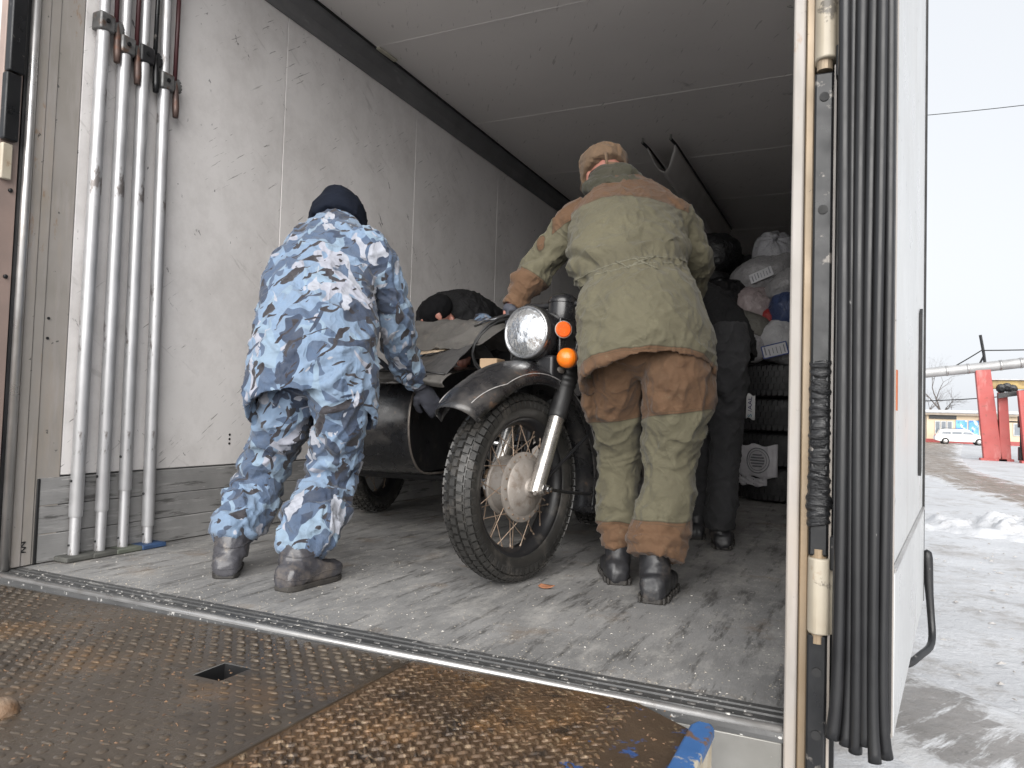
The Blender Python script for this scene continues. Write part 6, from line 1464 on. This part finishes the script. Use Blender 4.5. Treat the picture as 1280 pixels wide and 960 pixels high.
def label_plate(p, nrm_, up, w, h, bars, edge, seed):
    def f(t):
        n_ = np.array(nrm_, float); n_ /= np.linalg.norm(n_); u_ = np.array(up, float); u_ -= n_*(u_@n_); u_ /= np.linalg.norm(u_); x_ = np.cross(u_, n_); P0 = np.array(p, float)
        l_ = MB().obox(P0, x_*w/2, u_*h/2, n_*.003).build('label', mat('label_paper_%d' % seed, (.5, .5, .52), rough=.6), t, bevel=.002)
        if edge:
            for a, b_ in (((-w/2, -h/2), (w/2, -h/2)), ((-w/2, h/2), (w/2, h/2)), ((-w/2, -h/2), (-w/2, h/2)), ((w/2, -h/2), (w/2, h/2))):
                MB().tube([P0+x_*a[0]+u_*a[1]+n_*.004, P0+x_*b_[0]+u_*b_[1]+n_*.004], .004, 6).build('label_border', mat('blue_ink_%d' % seed, (.03, .06, .22), rough=.6), l_)
        rr = random.Random(seed)
        for i in range(bars):
            x = -w*.38+w*.76*i/max(1, bars-1); MB().obox(P0+x_*x+n_*.0042+u_*rr.uniform(-.1, .1)*h, x_*w*rr.uniform(.012, .03), u_*h*rr.uniform(.2, .36), n_*.0008).build('label_bar', ink, l_)
    return f
sack((2.02, 4.36, 1.86), (.155, .15, .135), 'pale knotted sack at the very top of the pile', (.34, .34, .36), 1, knot=True, tilt=(55, 10, 0))
sack((1.95, 4.36, 1.68), (.27, .22, .155), 'large grey plastic sack with a barcode label under the knotted sack', (.25, .245, .25), 2, tilt=(0, -22, 10), lab=label_plate((1.955, 4.118, 1.645), (-.2, -.95, .15), (-.35, 0, .94), .17, .075, 7, False, 21))
sack((2.14, 4.16, 1.57), (.17, .14, .10), 'small grey sack lying beside the barcode label', (.30, .295, .30), 3, tilt=(0, -28, 0))
sack((1.90, 4.20, 1.42), (.15, .14, .15), 'clear pinkish plastic bag below the labelled sack', (.30, .25, .25), 4, rough=.22)
sack((2.14, 4.12, 1.38), (.13, .13, .14), 'dark blue bag squeezed above the white sack', (.035, .055, .13), 5)
sack((2.02, 4.10, 1.33), (.05, .05, .06), 'small red bag peeping out between the blue and pinkish bags', (.30, .03, .03), 12)
sack((1.66, 4.22, 1.50), (.19, .17, .145), 'shiny black rubbish bag beside the pinkish bag', (.008, .008, .009), 6, rough=.18, lab=label_plate((1.70, 4.040, 1.41), (0, -1, -.1), (.05, 0, 1), .12, .04, 0, False, 22), amp=1.3)
sack((1.84, 4.14, 1.27), (.25, .17, .11), 'flat olive grey sack under the black rubbish bag', (.12, .115, .10), 7, tilt=(0, 16, 0), rough=.6)
sack((2.10, 4.10, 1.15), (.165, .15, .155), 'round white sack with a blue edged label on the top tyre', (.40, .40, .41), 8, rough=.55, lab=label_plate((2.075, 3.935, 1.075), (-.1, -.98, -.18), (-.22, 0, .97), .17, .085, 6, True, 23))
sack((1.885, 4.06, 1.10), (.13, .13, .105), 'creased white bag wedged beside the round white sack', (.38, .37, .38), 9, rough=.5)
sack((1.50, 4.62, 1.92), (.24, .2, .17), 'black sack high up behind the shiny rubbish bag', (.010, .010, .011), 10, rough=.4)
sack((1.42, 4.60, 1.62), (.27, .24, .19), 'dark grey sack under the high black sack', (.03, .03, .031), 11, rough=.5)
sack((1.42, 4.62, .73), (.31, .29, .74), 'bulky charcoal sack standing on the floor under the dark grey sack', (.04, .038, .036), 13, rough=.5)
for i, (x, y, z, rx, rz_) in enumerate(((1.75, 4.95, 1.65, .30, .30), (2.15, 5.0, 1.75, .28, .26), (2.12, 5.05, .6, .3, .55), (1.05, 5.1, .5, .34, .5), (1.0, 5.2, 1.3, .32, .36), (1.65, 5.1, .9, .34, .45), (.55, 5.6, .5, .35, .5))):  # black sacks added to darken the background of the load
    sack((x, y, z), (rx, .28, rz_), ['black sack added as dark filling behind the top of the pile', 'black sack added as dark filling at the right wall behind the knotted sack', 'tall black sack added as dark filling behind the right tyre stack', 'tall black sack added as dark filling on the floor beside the bulky charcoal sack', 'black sack added as dark filling on top of the tall floor sack', 'black sack added as dark filling in the gap behind the tyre stack and the charcoal sack', 'lone black sack added as dark filling on the floor near the left wall'][i], (.014, .014, .015), 30+i, rough=.55)
